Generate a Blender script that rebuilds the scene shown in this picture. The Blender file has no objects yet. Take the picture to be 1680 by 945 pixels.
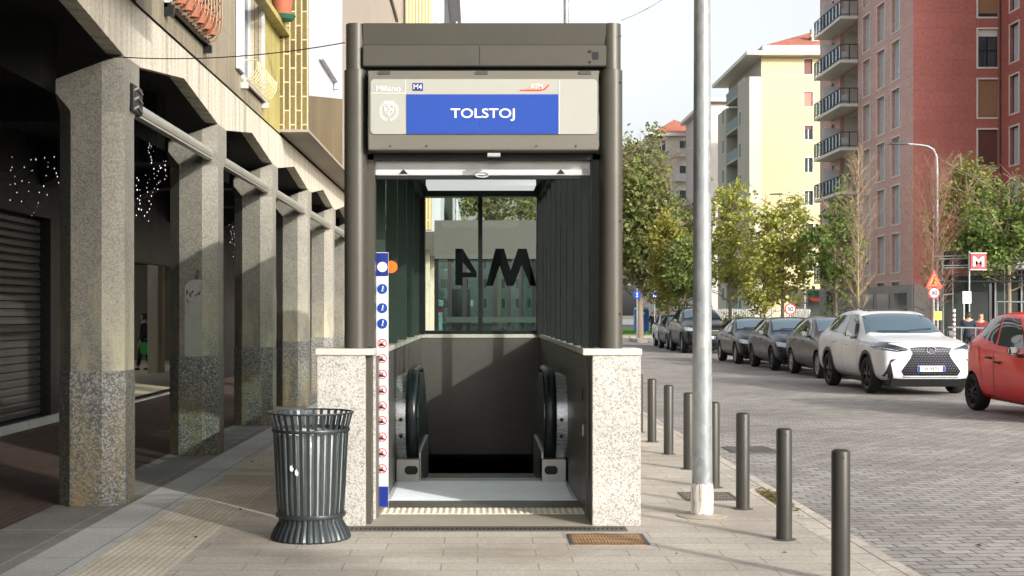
import bpy, bmesh, math, random
from mathutils import Vector, Matrix
from mathutils.bvhtree import BVHTree
R = math.radians
S = bpy.context.scene
COL = S.collection
# ------------------------------------------------------------------ camera, world, sun, exposure
cam = bpy.data.cameras.new('camera'); co = bpy.data.objects.new('camera', cam); COL.objects.link(co)
cam.sensor_width = 36; cam.lens = 45; cam.shift_x = 55/1680; cam.shift_y = 42.5/1680
cam.clip_start = .05; cam.clip_end = 2000
co.location = (0, 0, 1.6); co.rotation_euler = (R(90), 0, 0)
S.camera = co
SUN = Vector((1, -1.27, .60)).normalized()
EL = math.asin(SUN.z); AZ = math.atan2(SUN.x, SUN.y)
W = bpy.data.worlds.new('World'); S.world = W; W.use_nodes = True
wn = W.node_tree.nodes; wl = W.node_tree.links
sky = wn.new('ShaderNodeTexSky'); sky.sky_type = 'NISHITA'; sky.sun_disc = False
sky.sun_elevation = EL; sky.sun_rotation = AZ; sky.air_density = 1.0; sky.dust_density = 5.0; sky.ozone_density = 1.0
hs = wn.new('ShaderNodeHueSaturation'); hs.inputs['Saturation'].default_value = .24; hs.inputs['Value'].default_value = 1.28
bg = wn['Background']; bg.inputs['Strength'].default_value = .15
wl.new(sky.outputs[0], hs.inputs['Color']); wl.new(hs.outputs[0], bg.inputs['Color'])
sl = bpy.data.lights.new('sun', 'SUN'); sl.energy = 2.15; sl.angle = R(.6); sl.color = (1, .95, .88)
so = bpy.data.objects.new('sun', sl); COL.objects.link(so); so.rotation_euler = SUN.to_track_quat('Z', 'Y').to_euler()
so.location = (20, -25, 15)
S.view_settings.view_transform = 'Standard'; S.view_settings.look = 'None'; S.view_settings.gamma = 1
S.view_settings.use_curve_mapping = False; S.view_settings.exposure = .8
S.render.engine = 'CYCLES'
S.cycles.max_bounces = 8; S.cycles.transparent_max_bounces = 12
# ------------------------------------------------------------------ materials
def srgb(*c):
    return tuple(((v/255)/12.92 if v/255 <= .04045 else ((v/255+.055)/1.055)**2.4) for v in c)
class NT:
    def __init__(s, name):
        s.m = bpy.data.materials.new(name); s.m.use_nodes = True
        s.t = s.m.node_tree; s.n = s.t.nodes; s.b = s.n['Principled BSDF']; s.out = s.n['Material Output']
    def add(s, ty, **kw):
        n = s.n.new(ty)
        for k, v in kw.items():
            if k in n.inputs: n.inputs[k].default_value = v
            else: setattr(n, k, v)
        return n
    def l(s, a, b): s.t.links.new(a, b)
    def coord(s, scale=(1,1,1), rot=(0,0,0), kind='Object'):
        tc = s.add('ShaderNodeTexCoord'); mp = s.add('ShaderNodeMapping')
        mp.inputs['Scale'].default_value = scale; mp.inputs['Rotation'].default_value = rot
        s.l(tc.outputs[kind], mp.inputs[0]); return mp.outputs[0]
    def noise(s, vec, scale, detail=3, rough=.55):
        n = s.add('ShaderNodeTexNoise'); n.inputs['Scale'].default_value = scale
        n.inputs['Detail'].default_value = detail; n.inputs['Roughness'].default_value = rough
        s.l(vec, n.inputs['Vector']); return n.outputs['Fac']
    def ramp(s, fac, stops, interp='LINEAR'):
        r = s.add('ShaderNodeValToRGB'); cr = r.color_ramp; cr.interpolation = interp
        while len(cr.elements) > 1: cr.elements.remove(cr.elements[-1])
        for i, (p, c) in enumerate(stops):
            e = cr.elements[0] if i == 0 else cr.elements.new(p)
            e.position = p; e.color = (*c, 1) if len(c) == 3 else c
        s.l(fac, r.inputs[0]); return r.outputs[0]
    def mix(s, fac, a, b, mode='MIX'):
        m = s.add('ShaderNodeMix'); m.data_type = 'RGBA'; m.blend_type = mode
        for v, i in ((fac, 0), (a, 6), (b, 7)):
            if isinstance(v, (int, float)): m.inputs[i].default_value = v
            elif isinstance(v, tuple): m.inputs[i].default_value = (*v, 1)
            else: s.l(v, m.inputs[i])
        return m.outputs[2]
    def bump(s, h, strength=.3, dist=.01):
        b = s.add('ShaderNodeBump'); b.inputs['Strength'].default_value = strength; b.inputs['Distance'].default_value = dist
        s.l(h, b.inputs['Height']); s.l(b.outputs[0], s.b.inputs['Normal'])
    def base(s, c):
        if isinstance(c, tuple): s.b.inputs['Base Color'].default_value = (*c, 1)
        else: s.l(c, s.b.inputs['Base Color'])
def k(c, f): return tuple(min(1, v*f) for v in c)
def mat(name, c, rough=.6, metal=0, var=.15, vs=2.5, bump=0, bs=60, coat=0, spec=.5, dirt=None, stretch=(1,1,1), rv=.1):
    t = NT(name); v = t.coord(stretch)
    n1 = t.noise(v, vs, 5); n2 = t.noise(v, vs*9, 3)
    f = t.mix(.35, n1, n2)
    col = t.ramp(f, [(.3, k(c, 1-var)), (.5, c), (.7, k(c, 1+var))])
    if dirt:
        n3 = t.noise(v, vs*.7, 6, .7)
        d = t.ramp(n3, [(.5, (0,0,0)), (.68, (1,1,1))])
        col = t.mix(t.mix(.6, (0,0,0), d), col, dirt)
    t.base(col)
    rr = t.add('ShaderNodeMapRange'); rr.inputs[3].default_value = max(0, rough-rv); rr.inputs[4].default_value = min(1, rough+rv)
    t.l(t.noise(v, vs*2.3, 8, .75), rr.inputs[0]); t.l(rr.outputs[0], t.b.inputs['Roughness'])
    t.b.inputs['Metallic'].default_value = metal; t.b.inputs['Coat Weight'].default_value = coat
    t.b.inputs['Coat Roughness'].default_value = .05
    t.b.inputs['Specular IOR Level'].default_value = spec
    if bump: t.bump(t.noise(v, bs, 4), bump, .01)
    return t.m
def granite(name, cols, scale=55, rough=.5, bump=.15, stain=None):
    t = NT(name); v = t.coord()
    vo = t.add('ShaderNodeTexVoronoi', Scale=scale); t.l(v, vo.inputs['Vector'])
    sep = t.add('ShaderNodeSeparateColor'); t.l(vo.outputs['Color'], sep.inputs[0])
    st = [(i/len(cols), c) for i, c in enumerate(cols)]
    col = t.ramp(sep.outputs[0], st, 'CONSTANT')
    f = t.noise(v, scale*2.2, 3)
    col = t.mix(.5, col, t.ramp(f, [(.35, cols[0]), (.6, cols[-1])]))
    big = t.noise(v, 2.2, 5)
    col = t.mix(1.0, col, t.ramp(big, [(.3, (.8,.8,.8)), (.7, (1.05,1.03,1))]), 'MULTIPLY')
    if stain:
        sn = t.noise(t.coord((1.5,1.5,.5)), 2.4, 6, .7)
        z = t.add('ShaderNodeSeparateXYZ'); t.l(t.coord(), z.inputs[0])
        mr = t.add('ShaderNodeMapRange'); mr.inputs[1].default_value = stain[1]; mr.inputs[2].default_value = stain[2]
        mr.inputs[3].default_value = .75; mr.inputs[4].default_value = .0; t.l(z.outputs[2], mr.inputs[0])
        mm = t.add('ShaderNodeMath'); mm.operation = 'MULTIPLY'; t.l(mr.outputs[0], mm.inputs[0]); t.l(t.ramp(sn, [(.42,(0,0,0)),(.6,(1,1,1))]), mm.inputs[1])
        col = t.mix(mm.outputs[0], col, stain[0])
    t.base(col); t.b.inputs['Roughness'].default_value = rough
    t.bump(f, bump, .006)
    return t.m
def bricky(name, c1, c2, cm, w, h, mortar=.01, off=.5, axes='xy', rot=0, rough=.75, bump=.4, warp=0, var=.25, dist=.008, vs=1.2, stain=None, squash=1, fine=35, spots=None):
    """courses of blocks; axes picks which object axes run along / across the courses"""
    t = NT(name)
    tc = t.add('ShaderNodeTexCoord'); sp = t.add('ShaderNodeSeparateXYZ'); t.l(tc.outputs['Object'], sp.inputs[0])
    cb = t.add('ShaderNodeCombineXYZ')
    def ax(a):
        if len(a) == 1: return sp.outputs['xyz'.index(a)]
        m = t.add('ShaderNodeMath'); m.operation = 'ADD'; t.l(sp.outputs['xyz'.index(a[0])], m.inputs[0]); t.l(sp.outputs['xyz'.index(a[1])], m.inputs[1]); return m.outputs[0]
    a = axes.split(',') if ',' in axes else list(axes)
    t.l(ax(a[0]), cb.inputs[0]); t.l(ax(a[1]), cb.inputs[1])
    v0 = tc.outputs['Object']
    mp = t.add('ShaderNodeMapping'); mp.inputs['Rotation'].default_value = (0,0,rot); t.l(cb.outputs[0], mp.inputs[0]); v = mp.outputs[0]
    if warp:
        nz = t.add('ShaderNodeTexNoise', Scale=3.5); t.l(v, nz.inputs['Vector'])
        nz2 = t.add('ShaderNodeTexNoise', Scale=.5); t.l(v, nz2.inputs['Vector'])
        s1 = t.add('ShaderNodeVectorMath'); s1.operation = 'SCALE'; s1.inputs[3].default_value = warp; t.l(nz.outputs['Color'], s1.inputs[0])
        s2 = t.add('ShaderNodeVectorMath'); s2.operation = 'SCALE'; s2.inputs[3].default_value = warp*3; t.l(nz2.outputs['Color'], s2.inputs[0])
        ad = t.add('ShaderNodeVectorMath'); t.l(v, ad.inputs[0]); t.l(s1.outputs[0], ad.inputs[1])
        ae = t.add('ShaderNodeVectorMath'); t.l(ad.outputs[0], ae.inputs[0]); t.l(s2.outputs[0], ae.inputs[1]); v = ae.outputs[0]
    b = t.add('ShaderNodeTexBrick'); b.offset = off; b.squash = squash
    b.inputs['Scale'].default_value = 1; b.inputs['Brick Width'].default_value = w; b.inputs['Row Height'].default_value = h
    b.inputs['Mortar Size'].default_value = mortar; b.inputs['Mortar Smooth'].default_value = .25; b.inputs['Bias'].default_value = 0
    b.inputs['Color1'].default_value = (*c1, 1); b.inputs['Color2'].default_value = (*c2, 1); b.inputs['Mortar'].default_value = (*cm, 1)
    t.l(v, b.inputs['Vector'])
    n1 = t.noise(v0, vs, 6, .6); n2 = t.noise(v0, fine, 3)
    col = t.mix(1.0, b.outputs['Color'], t.ramp(n1, [(.3, (1-var,)*3), (.7, (1+var*.4,)*3)]), 'MULTIPLY')
    col = t.mix(.7, col, t.ramp(n2, [(.3, (.72,)*3), (.7, (1.2,)*3)]), 'MULTIPLY')
    if stain:
        sn = t.noise(v0, .9, 7, .75)
        col = t.mix(t.ramp(sn, [(.52, (0,0,0)), (.7, (.7,.7,.7))]), col, stain)
    if spots:
        vo = t.add('ShaderNodeTexVoronoi', Scale=1.6); vo.feature = 'F1'; t.l(v0, vo.inputs['Vector'])
        col = t.mix(t.ramp(vo.outputs['Distance'], [(0, (.55,)*3), (.028, (.5,)*3), (.045, (0,)*3)]), col, spots)
        sk = t.noise(t.coord((.5,1,1)), .55, 8, .7); col = t.mix(t.ramp(sk, [(.5, (0,)*3), (.62, (.45,)*3)]), col, spots)
    t.base(col); t.b.inputs['Roughness'].default_value = rough
    inv = t.add('ShaderNodeMath'); inv.operation = 'SUBTRACT'; inv.inputs[0].default_value = 1; t.l(b.outputs['Fac'], inv.inputs[1])
    ad2 = t.add('ShaderNodeMath'); ad2.operation = 'MULTIPLY_ADD'; ad2.inputs[1].default_value = .35; t.l(n2, ad2.inputs[0]); t.l(inv.outputs[0], ad2.inputs[2])
    t.bump(ad2.outputs[0], bump, dist)
    return t.m
def emis(name, c, s):
    t = NT(name); t.base(c); t.b.inputs['Emission Color'].default_value = (*c, 1); t.b.inputs['Emission Strength'].default_value = s; return t.m
def glass(name, tint, trans=.8, rough=.02):
    """thin pane: tinted see-through plus a mirror-like sheen"""
    t = NT(name); t.n.remove(t.b)
    tr = t.add('ShaderNodeBsdfTransparent'); tr.inputs[0].default_value = (*k(tint, trans), 1)
    gl = t.add('ShaderNodeBsdfGlossy'); gl.inputs['Roughness'].default_value = rough; gl.inputs[0].default_value = (.9,.95,.95,1)
    fr = t.add('ShaderNodeFresnel'); ge = t.add('ShaderNodeNewGeometry'); mi = t.add('ShaderNodeMath'); mi.operation = 'MULTIPLY_ADD'; mi.inputs[1].default_value = -.8333; mi.inputs[2].default_value = 1.5
    t.l(ge.outputs['Backfacing'], mi.inputs[0]); t.l(mi.outputs[0], fr.inputs[0])
    mx = t.add('ShaderNodeMixShader'); t.l(fr.outputs[0], mx.inputs[0]); t.l(tr.outputs[0], mx.inputs[1]); t.l(gl.outputs[0], mx.inputs[2])
    t.l(mx.outputs[0], t.out.inputs[0]); return t.m
def leafmat(name, cols, scale=1.6):
    t = NT(name); v = t.coord()
    n = t.add('ShaderNodeTexWhiteNoise'); 
    a = t.noise(v, scale, 3); b_ = t.noise(v, scale*11, 1)
    f = t.mix(.55, a, b_)
    st = [(.34+.32*i/(len(cols)-1), c) for i, c in enumerate(cols)]
    col = t.ramp(f, st); t.base(col); t.b.inputs['Roughness'].default_value = .55; t.b.inputs['Specular IOR Level'].default_value = .3
    tl = t.add('ShaderNodeBsdfTranslucent'); t.l(col, tl.inputs[0])
    mx = t.add('ShaderNodeMixShader'); mx.inputs[0].default_value = .42
    t.l(t.b.outputs[0], mx.inputs[1]); t.l(tl.outputs[0], mx.inputs[2]); t.l(mx.outputs[0], t.out.inputs[0])
    return t.m
# ------------------------------------------------------------------ mesh helpers
class MB:
    def __init__(s): s.v = []; s.f = []; s.mi = []; s.cur = 0
    def face(s, pts):
        i = len(s.v); s.v += [tuple(p) for p in pts]; s.f.append(tuple(range(i, i+len(pts)))); s.mi.append(s.cur)
    def addv(s, pts): i = len(s.v); s.v += [tuple(p) for p in pts]; return i
    def addf(s, f): s.f.append(tuple(f)); s.mi.append(s.cur)
    def box(s, x0, x1, y0, y1, z0, z1):
        i = s.addv([(x,y,z) for z in (z0,z1) for y in (y0,y1) for x in (x0,x1)])
        for f in ((0,2,3,1),(4,5,7,6),(0,1,5,4),(2,6,7,3),(0,4,6,2),(1,3,7,5)): s.addf([i+q for q in f])
        return s
    def hexa(s, p):   # eight corners, bottom ring then top ring
        i = s.addv(p)
        for f in ((3,2,1,0),(4,5,6,7),(0,1,5,4),(1,2,6,5),(2,3,7,6),(3,0,4,7)): s.addf([i+q for q in f])
        return s
    def prism(s, poly, axis, a, b):
        """extrude a 2D polygon along an axis ('x': poly=(y,z); 'y': (x,z); 'z': (x,y))"""
        def mk(p, t):
            return (t, p[0], p[1]) if axis == 'x' else (p[0], t, p[1]) if axis == 'y' else (p[0], p[1], t)
        n = len(poly); i = s.addv([mk(p, a) for p in poly]); j = s.addv([mk(p, b) for p in poly])
        s.addf([i+q for q in range(n)][::-1]); s.addf([j+q for q in range(n)])
        for q in range(n): r = (q+1) % n; s.addf((i+q, i+r, j+r, j+q))
        return s
    def tube(s, path, r, n=8, cap=True, r2=None):
        P = [Vector(p) for p in path]; rings = []
        up = Vector((0,0,1)); prev = None
        for q, p in enumerate(P):
            d = (P[min(q+1, len(P)-1)] - P[max(q-1, 0)]).normalized()
            if prev is None:
                ref = up if abs(d.z) < .9 else Vector((1,0,0)); a = d.cross(ref).normalized()
            else:
                a = (prev - d*prev.dot(d)); a = a.normalized() if a.length > 1e-6 else d.orthogonal().normalized()
            prev = a; b = d.cross(a)
            rr = r if r2 is None else r + (r2-r)*q/max(1, len(P)-1)
            rings.append(s.addv([p + (a*math.cos(2*math.pi*t/n) + b*math.sin(2*math.pi*t/n))*rr for t in range(n)]))
        for q in range(len(P)-1):
            i, j = rings[q], rings[q+1]
            for t in range(n): u = (t+1) % n; s.addf((i+t, i+u, j+u, j+t))
        if cap: s.addf([rings[0]+t for t in range(n)][::-1]); s.addf([rings[-1]+t for t in range(n)])
        return s
    def lathe(s, prof, n=24, c=(0,0,0), axis='z', cap=True):
        rings = []
        for r, h in prof:
            pts = []
            for t in range(n):
                a = 2*math.pi*t/n; u, w = r*math.cos(a), r*math.sin(a)
                pts.append((c[0]+u, c[1]+w, c[2]+h) if axis == 'z' else (c[0]+h, c[1]+u, c[2]+w) if axis == 'x' else (c[0]+w, c[1]+h, c[2]+u))
            rings.append(s.addv(pts))
        for q in range(len(prof)-1):
            i, j = rings[q], rings[q+1]
            for t in range(n): u = (t+1) % n; s.addf((i+t, i+u, j+u, j+t))
        if cap: s.addf([rings[0]+t for t in range(n)][::-1]); s.addf([rings[-1]+t for t in range(n)])
        return s
    def build(s, name, m, parent=None, world=False, smooth=None, bevel=0, normals=True):
        me = bpy.data.meshes.new(name); me.from_pydata(s.v, [], s.f)
        ms = m if isinstance(m, (list, tuple)) else [m]
        for x in ms: me.materials.append(x)
        if len(ms) > 1: me.polygons.foreach_set('material_index', s.mi)
        me.update()
        if normals or bevel:
            bm = bmesh.new(); bm.from_mesh(me)
            bmesh.ops.recalc_face_normals(bm, faces=bm.faces[:])
            if bevel:
                bmesh.ops.remove_doubles(bm, verts=bm.verts[:], dist=1e-5)
                eds = [e for e in bm.edges if len(e.link_faces) == 2 and e.calc_face_angle(0) > .6]
                bmesh.ops.bevel(bm, geom=eds, offset=bevel, segments=2, affect='EDGES', clamp_overlap=True)
            bm.to_mesh(me); bm.free()
        o = bpy.data.objects.new(name, me); COL.objects.link(o)
        if parent:
            o.parent = parent
            if world: me.transform(Matrix.Translation(parent.location_world if hasattr(parent, 'location_world') else wloc(parent)).inverted())
        if smooth is not None:
            me.shade_smooth() if hasattr(me, 'shade_smooth') else None
            me.set_sharp_from_angle(angle=R(smooth))
        return o
def wloc(o):
    v = Vector(o.location)
    while o.parent: o = o.parent; v = v + Vector(o.location)
    return v
def tag(o, label=None, cat=None, group=None, kind=None):
    if label: o['label'] = label
    if cat: o['category'] = cat
    if group: o['group'] = group
    if kind: o['kind'] = kind
    return o
def thing(name, label, cat, loc=(0,0,0), rz=0, group=None):
    o = bpy.data.objects.new(name, None); COL.objects.link(o); o.empty_display_size = .2
    o.location = loc; o.rotation_euler = (0,0,rz); return tag(o, label, cat, group)
def copy_tree(o, parent=None):
    c = o.copy(); COL.objects.link(c); c.parent = parent
    for ch in list(o.children): copy_tree(ch, c)
    return c
def text(name, s, h, m, parent, loc, world=True, width=None, bold=0.0, extr=.002, face='-y', spacing=1.0):
    cu = bpy.data.curves.new('t', 'FONT'); cu.body = s; cu.size = 1; cu.align_x = 'CENTER'; cu.extrude = .001; cu.offset = bold; cu.space_character = spacing
    cu.resolution_u = 4
    tmp = bpy.data.objects.new('t', cu); COL.objects.link(tmp)
    dg = bpy.context.evaluated_depsgraph_get(); dg.update()
    me = bpy.data.meshes.new_from_object(tmp.evaluated_get(dg)); bpy.data.objects.remove(tmp)
    vs = [v.co for v in me.vertices]
    x0, x1 = min(v.x for v in vs), max(v.x for v in vs); y0, y1 = min(v.y for v in vs), max(v.y for v in vs)
    sy = h/(y1-y0); sx = sy if width is None else width/(x1-x0)
    M_ = Matrix.Diagonal((sx, sy, extr/.001, 1)) @ Matrix.Translation((-(x0+x1)/2, -(y0+y1)/2, 0))
    rot = {'-y': Matrix.Rotation(R(90), 4, 'X'), '+y': Matrix.Rotation(R(180), 4, 'Z') @ Matrix.Rotation(R(90), 4, 'X'), 'z': Matrix.Identity(4)}[face]
    p = Vector(loc) - (wloc(parent) if world and parent else Vector((0,0,0)))
    me.transform(Matrix.Translation(p) @ rot @ M_)
    me.materials.clear(); me.materials.append(m)
    o = bpy.data.objects.new(name, me); me.name = name; COL.objects.link(o); o.parent = parent; return o
def X(px, Y): return (px-785)*Y/2100
def Z(py, Y): return 1.6-(py-515)*Y/2100
# ------------------------------------------------------------------ shared materials
m_bronze = mat('bronze_painted_metal', srgb(76,73,65), .42, .3, .08, 1.5, .03, 200, dirt=srgb(66,63,56))
m_bronzel = mat('light_bronze_metal', srgb(110,106,97), .42, .3, .06, 1.5, .03, 200)
m_dark = mat('dark_metal', srgb(30,32,32), .4, .3, .2, 3)
m_black = mat('black_rubber', srgb(18,19,20), .55, 0, .2, 5)
m_steel = mat('brushed_steel', srgb(222,226,228), .28, .7, .06, 3, .03, 300, stretch=(1,1,12))
m_steeld = mat('dull_steel', srgb(175,175,170), .38, .7, .1, 3)
m_white = mat('white_plastic', srgb(205,207,208), .35, 0, .03)
m_cream = mat('cream_sign_face', srgb(160,160,150), .35, 0, .02)
m_blue = mat('sign_blue', srgb(8,60,148), .3, 0, .03)
m_navy = mat('navy_sign', srgb(14,38,120), .35, 0, .03)
m_red = mat('sign_red', srgb(205,30,40), .4, 0, .03)
m_orange = mat('sign_orange', srgb(235,110,30), .4, 0, .03)
m_letter = mat('white_letters', srgb(226,226,226), .4, 0, .01)
m_blk = mat('black_letters', srgb(20,20,22), .5, 0, .05)
m_granl = granite('white_speckled_granite', [srgb(104,100,94), srgb(204,202,198), srgb(168,164,156), srgb(208,206,201), srgb(178,171,160), srgb(202,200,195)], 95, .45)
m_granlcap = granite('white_granite_coping', [srgb(190,185,176), srgb(214,209,200), srgb(203,197,188)], 60, .4, .05)
m_grand = granite('dark_speckled_granite', [srgb(50,54,56), srgb(146,146,140), srgb(82,86,88), srgb(170,168,158), srgb(108,108,102)], 70, .55, .3, stain=(srgb(128,108,62), .0, 1.1))
m_conc = granite('exposed_aggregate_concrete', [srgb(78,77,71), srgb(120,118,108), srgb(98,96,89), srgb(128,126,116)], 85, .85, .5, stain=(srgb(148,142,116), 1.1, 2.2))
m_concs = mat('smooth_cast_concrete', srgb(204,194,172), .8, 0, .16, 1.6, .25, 40, dirt=srgb(130,120,104), stretch=(1, 5, .35))
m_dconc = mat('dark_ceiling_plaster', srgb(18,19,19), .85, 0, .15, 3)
m_glassside = glass('clear_side_glass', (.80,.90,.85), .8)
m_glassclear = glass('clear_glass', (.74,.84,.8), .85)
m_glassdark = glass('dark_tinted_glass', (.50,.62,.56), .85)
m_pane = mat('window_pane', srgb(60,70,76), .08, 0, .2, .5, spec=.9)
m_trimw = mat('pale_window_trim', srgb(214,208,200), .6, 0, .04)
# ================================================================== THE SETTING: ground, pavements, road
def holed(name, m, x0, x1, y0, y1, z, hole=None):
    mb = MB()
    if hole:
        a, b, c, d = hole
        for q in ((x0,x1,y0,c),(x0,a,c,d),(b,x1,c,d),(x0,x1,d,y1)): mb.face([(q[0],q[2],z),(q[1],q[2],z),(q[1],q[3],z),(q[0],q[3],z)])
    else: mb.face([(x0,y0,z),(x1,y0,z),(x1,y1,z),(x0,y1,z)])
    return tag(mb.build(name, m), kind='structure')
PIT = (-.78, .84, 12.2, 17.7)
m_ground = mat('earth_ground', srgb(104,100,90), .95, 0, .2, .3, .2, 5)
holed('ground', m_ground, -600, 600, -200, 1200, -.14, (-.95, 1.0, 12.0, 21.0))
m_setts = bricky('stone_setts', srgb(164,160,154), srgb(134,130,125), srgb(84,80,76), .215, .125, .009, .46, 'xy', R(-5), .8, .7, .05, .34, .01, .35, stain=srgb(126,118,110), spots=srgb(104,98,92))
holed('road', m_setts, 2.78, 11.0, -40, 58, -.055)
m_asph = mat('worn_asphalt', srgb(128,126,124), .9, 0, .12, .4, .3, 40)
holed('far_road', m_asph, 2.78, 60, 58, 400, -.059)
m_slab = bricky('paving_slabs', srgb(186,178,165), srgb(174,166,154), srgb(136,128,117), .62, .235, .0045, .37, 'xy', 0, .78, .25, .004, .22, .004, .8, stain=srgb(150,140,124), spots=srgb(118,108,94))
holed('pavement', m_slab, -1.93, 2.44, -40, 58, 0, (-.95, 1.0, 9.7, 17.9))
m_kerb = bricky('kerb_stones', srgb(196,188,176), srgb(176,168,156), srgb(100,92,84), .5, .9, .007, .5, 'yx', 0, .8, .3, .01, .3, .005, 1.5, stain=srgb(120,110,96))
kb = MB(); kb.box(2.4405, 2.50, -40, 58, -.2, -.002); kb.box(2.5005, 2.7795, -40, 58, -.2, -.035)
tag(kb.build('kerb', m_kerb, bevel=.006), kind='structure')
m_tact = bricky('tan_tactile_paving', srgb(208,198,178), srgb(198,188,168), srgb(162,152,134), .3, .048, .0045, .0, 'yx', 0, .8, .5, .002, .22, .006, 1.0, stain=srgb(160,140,112), spots=srgb(120,106,88))
holed('tactile_path', m_tact, -2.5, -1.93, -40, 40, 0)
m_slabg = bricky('grey_stone_slabs', srgb(180,180,175), srgb(168,168,163), srgb(110,108,102), 1.2, .43, .006, .5, 'yx', 0, .75, .2, .003, .22, .004, 1.2)
holed('pavement_border', m_slabg, -2.93, -2.5, -40, 40, 0)
m_slabd = bricky('dark_stone_band', srgb(132,130,124), srgb(114,112,107), srgb(168,164,152), 1.9, .608, .006, .0, 'yx', 0, .8, .25, .003, .35, .004, 1.8, stain=srgb(84,76,62))
holed('portico_stone_band', m_slabd, -3.54, -2.93, -40, 40, 0)
m_bfloor = bricky('red_brown_brick_floor', srgb(84,64,54), srgb(66,52,46), srgb(104,94,84), .2, .075, .004, .5, 'yx', 0, .7, .3, .003, .3, .004, 1.5)
holed('portico_floor', m_bfloor, -6.3, -3.54, -40, 40, 0)
holed('passage_floor', mat('pale_passage_floor', srgb(196,188,160), .5, 0, .1), -14, -6.3, 20, 46, 0)
# far pavement and green verge across the road
m_far = bricky('far_pavement_slabs', srgb(150,146,138), srgb(138,134,128), srgb(100,96,90), .6, .3, .01, .5, 'xy', 0, .85, .2)
fp = MB(); fp.box(11.0, 26.4, -40, 77.9, -.3, .05); tag(fp.build('far_pavement', m_far, bevel=.02), kind='structure')
gr = NT('verge_grass'); v_ = gr.coord(); gr.base(gr.ramp(gr.noise(v_, 14, 4), [(.3, srgb(60,112,30)), (.7, srgb(108,168,52))])); gr.b.inputs['Roughness'].default_value = .9; gr.bump(gr.noise(v_, 60), .6, .03)
g_ = MB(); rnd = random.Random(5)
gx0, gx1, gy0, gy1 = 9.0, 26.0, 93, 138
g_.face([(gx0,gy0,.02),(gx1,gy0,.02),(gx1,gy1,.02),(gx0,gy1,.02)])
for i in range(5000):
    x = rnd.uniform(gx0, 17); y = rnd.uniform(gy0, 118); a = rnd.uniform(0, 6.28); h = rnd.uniform(.05,.13)
    g_.face([(x-.02*math.cos(a), y-.02*math.sin(a), .02), (x+.02*math.cos(a), y+.02*math.sin(a), .02), (x+rnd.uniform(-.03,.03), y, .02+h)])
tag(g_.build('grass', gr.m, normals=False), 'bright green grass verge where the road bends', 'grass', kind='stuff')
ik = MB(); ik.prism([(8.6,88),(13.5,86.5),(20,86.5),(20,92.9),(8.8,92.9),(8.2,90)], 'z', -.1, .10)
tag(ik.build('traffic_island', m_kerb, bevel=.02), kind='structure')
ik = MB(); ik.prism([(9.2,74),(11.4,73),(11.6,79),(9.3,79)], 'z', -.1, .12)
tag(ik.build('kerb_island', m_kerb, bevel=.02), kind='structure')
# ground details
def cover(name, label, x0, x1, y0, y1, nx, ny, m, frame_m, z=.004, hole=.6):
    t = thing(name, label, 'drain cover' if 'drain' in name else 'manhole cover', ((x0+x1)/2, y0, 0))
    f = MB(); w = .025
    for q in ((x0,x1,y0,y0+w),(x0,x1,y1-w,y1),(x0,x0+w,y0+w,y1-w),(x1-w,x1,y0+w,y1-w)): f.box(*q, z-.014, z+.004)
    f.build('frame', frame_m, t, True)
    g = MB(); W_ = x1-x0-2*w; H_ = y1-y0-2*w
    for i in range(nx+1):
        xx = x0+w+W_*i/nx; g.box(xx-W_/nx*(1-hole)/2, xx+W_/nx*(1-hole)/2, y0+w, y1-w, z-.016, z+.002)
    for j in range(ny+1):
        yy = y0+w+H_*j/ny; g.box(x0+w, x1-w, yy-H_/ny*(1-hole)/2, yy+H_/ny*(1-hole)/2, z-.016, z+.0)
    g.build('grating', m, t, True)
    b = MB(); b.box(x0+w, x1-w, y0+w, y1-w, z-.016, z-.002); b.build('pit_bottom', mat(name+'_dirt', srgb(40,34,28), .9), t, True)
    return t
m_rust = mat('rusty_iron', srgb(168,132,92), .7, .3, .3, 8, .3, 60, dirt=srgb(120,80,50))
m_iron = mat('dark_cast_iron', srgb(92,88,82), .6, .5, .2, 8)
cover('drain_channel', 'long slotted drain channel across the foot of the metro entrance', -1.05, 1.1, 9.42, 9.60, 62, 1, m_iron, m_iron, hole=.5)
cover('manhole_cover', 'rusty ribbed rectangular cover at the foot of the right granite pier', .64, 1.19, 8.86, 9.28, 22, 3, m_rust, m_iron, hole=.35)
cover('manhole_cover', 'grey slotted cover just behind the galvanised lamp post', 1.78, 2.24, 10.95, 11.45, 14, 3, mat('grey_slots', srgb(130,120,112), .7, .3), m_iron, hole=.45)
cover('manhole_cover', 'flat square cover lying in the stone setts beyond the bollards', 3.05, 3.55, 15.2, 15.9, 3, 3, m_iron, m_iron, z=-.048, hole=.2)
lv = MB(); rnd = random.Random(8)
for i in range(900):
    a = rnd.gauss(0, .33); x = 2.60+rnd.gauss(0, .055)+a*.05; y = 11.25+a; an = rnd.uniform(0, 6.28); s_ = rnd.uniform(.008, .028)
    if not 2.51 < x < 2.77: continue
    z = -.033+rnd.uniform(0, .012)
    lv.face([(x+s_*math.cos(an), y+s_*math.sin(an), z), (x+s_*.6*math.cos(an+1.6), y+s_*.6*math.sin(an+1.6), z+.004), (x-s_*math.cos(an), y-s_*math.sin(an), z+.002), (x-s_*.6*math.cos(an+1.6), y-s_*.6*math.sin(an+1.6), z)])
tag(lv.build('fallen_leaves', leafmat('rotting_leaves', [srgb(74,70,30), srgb(120,112,50), srgb(150,120,60)], 9), normals=False), 'damp olive leaves gathered in the gutter beside the bollards', 'leaves', kind='stuff')
lv = MB()
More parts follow.
